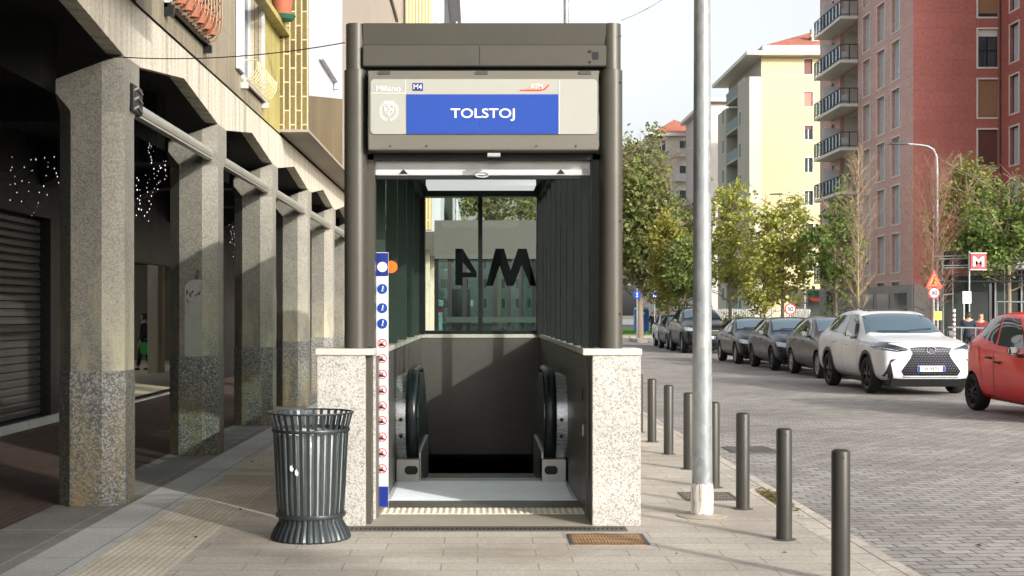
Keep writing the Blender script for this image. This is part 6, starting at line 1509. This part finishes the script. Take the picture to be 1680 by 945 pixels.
def person(label, x, y, rz, h, coat, trousers, hair, stride=.12, arm=.1, z=0):
    t = thing('person', label, 'person', (x, y, z), rz); f = h/1.7
    V = lambda a, b, c: (a*f, b*f, c*f)
    N_ = [(V(0,0,.95),.13*f),(V(0,0,1.15),.115*f),(V(0,0,1.36),.14*f),(V(0,0,1.46),.06*f),(V(0,-.01,1.53),.062*f),(V(0,-.02,1.60),.085*f),(V(0,-.015,1.66),.07*f)]
    E_ = [(0,1),(1,2),(2,3),(3,4),(4,5),(5,6)]
    for s in (-1, 1):
        i = len(N_); sw = stride*s; N_ += [(V(s*.09,0,.90),.09*f),(V(s*.10,-sw*.6,.50),.06*f),(V(s*.10,-sw,.10),.038*f),(V(s*.10,-sw-.02,.04),.04*f),(V(s*.11,-sw-.14,.025),.032*f)]
        E_ += [(0,i),(i,i+1),(i+1,i+2),(i+2,i+3),(i+3,i+4)]
        i = len(N_); N_ += [(V(s*.17,0,1.38),.055*f),(V(s*.22,.02,1.12),.042*f),(V(s*.22,-arm*(1+s*.3),.88),.03*f),(V(s*.22,-arm*(1+s*.3)-.03,.80),.03*f)]
        E_ += [(2,i),(i,i+1),(i+1,i+2),(i+2,i+3)]
        for q in range(5):
            j = len(N_); dx = (q-2)*.016; N_.append((V(s*.22+dx*.3, -arm*(1+s*.3)-.05+dx, .755-.01*(q % 3)), .008*f)); N_.append((V(s*.215+dx*.2, -arm*(1+s*.3)-.035+dx, .72-.006*(2-abs(q-2))), .007*f)); E_ += [(i+3,j),(j,j+1)]
    skin_mesh('body', N_, E_, m_skin, t)
    C_ = [(V(0,0,.80),(.18*f,.14*f)),(V(0,0,.95),(.175*f,.14*f)),(V(0,0,1.12),(.15*f,.13*f)),(V(0,0,1.34),(.175*f,.14*f)),(V(0,0,1.44),.085*f)]; CE = [(0,1),(1,2),(2,3),(3,4)]
    for s in (-1, 1):
        i = len(C_); C_ += [(V(s*.19,0,1.37),.075*f),(V(s*.235,.02,1.12),.062*f),(V(s*.23,-arm*(1+s*.3)+.01,.88),.048*f)]; CE += [(3,i),(i,i+1),(i+1,i+2)]
    skin_mesh('coat', C_, CE, coat, t)
    T_ = [(V(0,0,1.0),.15*f)]; TE = []
    for s in (-1, 1):
        i = len(T_); sw = stride*s; T_ += [(V(s*.09,0,.86),.105*f),(V(s*.10,-sw*.6,.50),.078*f),(V(s*.10,-sw,.11),.056*f)]; TE += [(0,i),(i,i+1),(i+1,i+2)]
    skin_mesh('trousers', T_, TE, trousers, t)
    for s in (-1, 1):
        sw = stride*s; b = MB(); b.hexa([V(s*.10-.045,-sw+.05,0),V(s*.10+.045,-sw+.05,0),V(s*.11+.04,-sw-.2,0),V(s*.11-.04,-sw-.2,0),V(s*.10-.035,-sw+.04,.09),V(s*.10+.035,-sw+.04,.09),V(s*.11+.03,-sw-.17,.045),V(s*.11-.03,-sw-.17,.045)]); b.build('shoe', m_black, t, bevel=.01)
    H_ = [(V(0,.02,1.60),(.09*f,.09*f)),(V(0,.02,1.67),.085*f),(V(0,.035,1.52),.05*f)]; skin_mesh('hair', H_, [(0,1),(0,2)], hair, t)
    fc = MB()
    for s in (-1, 1): fc.lathe([(.001,-.010*f),(.010*f,0),(.001,.010*f)], 8, V(s*.032,-.105,1.61))
    fc.build('eye', m_black, t); fc = MB(); fc.hexa([V(-.012,-.10,1.57),V(.012,-.10,1.57),V(.01,-.125,1.575),V(-.01,-.125,1.575),V(-.006,-.10,1.61),V(.006,-.10,1.61),V(.004,-.108,1.61),V(-.004,-.108,1.61)]); fc.build('nose', m_skin, t, bevel=.003)
    fc = MB(); fc.box(-.025*f,.025*f,-.108*f,-.10*f,1.548*f,1.556*f); fc.build('mouth', mat('lips', srgb(150,86,78), .5), t)
    return t
m_hair = mat('dark_brown_hair', srgb(52,40,32), .7); m_hairg = mat('light_brown_hair', srgb(140,116,92), .7)
c_navy = mat('navy_jacket', srgb(34,42,58), .85); c_red = mat('dark_red_jacket', srgb(120,36,48), .85); c_dk = mat('dark_trousers', srgb(40,42,48), .85); c_blk = mat('black_coat', srgb(24,24,26), .85)
person('person in a navy jacket standing by the site fence behind the red car', X(1589,42), 42, R(160), 1.68, c_navy, c_dk, m_hair)
person('person in a dark red jacket beside the one in navy, behind the red car', X(1609,43), 43, R(-20), 1.62, c_red, c_dk, m_hairg)
person('person in black standing beside the grey post left of the tiny silver car', X(1071,96), 96, R(10), 1.75, c_blk, c_dk, m_hair, z=.02)
person('person in black walking through the pale passage behind the arcade', X(236,36.5), 36.5, R(-70), 1.62, c_blk, c_blk, m_hair, .18)
t = thing('shopping_bag', 'green shopping bag carried by the person walking behind the arcade', 'bag', (X(240,36.2), 36.2, .45))
g = MB(); g.hexa([(-.14,-.07,0),(.14,-.07,0),(.14,.07,0),(-.14,.07,0),(-.18,-.09,.34),(.18,-.09,.36),(.18,.09,.36),(-.18,.09,.34)]); g.build('bag', mat('green_plastic_bag', srgb(60,168,84), .4, 0, .15, 8, .4, 12), t, bevel=.02)
g = MB(); g.tube([(-.08,0,.34),(-.04,0,.44),(.04,0,.44),(.08,0,.35)], .008, 5); g.build('bag_handle', bpy.data.materials['green_plastic_bag'], t)
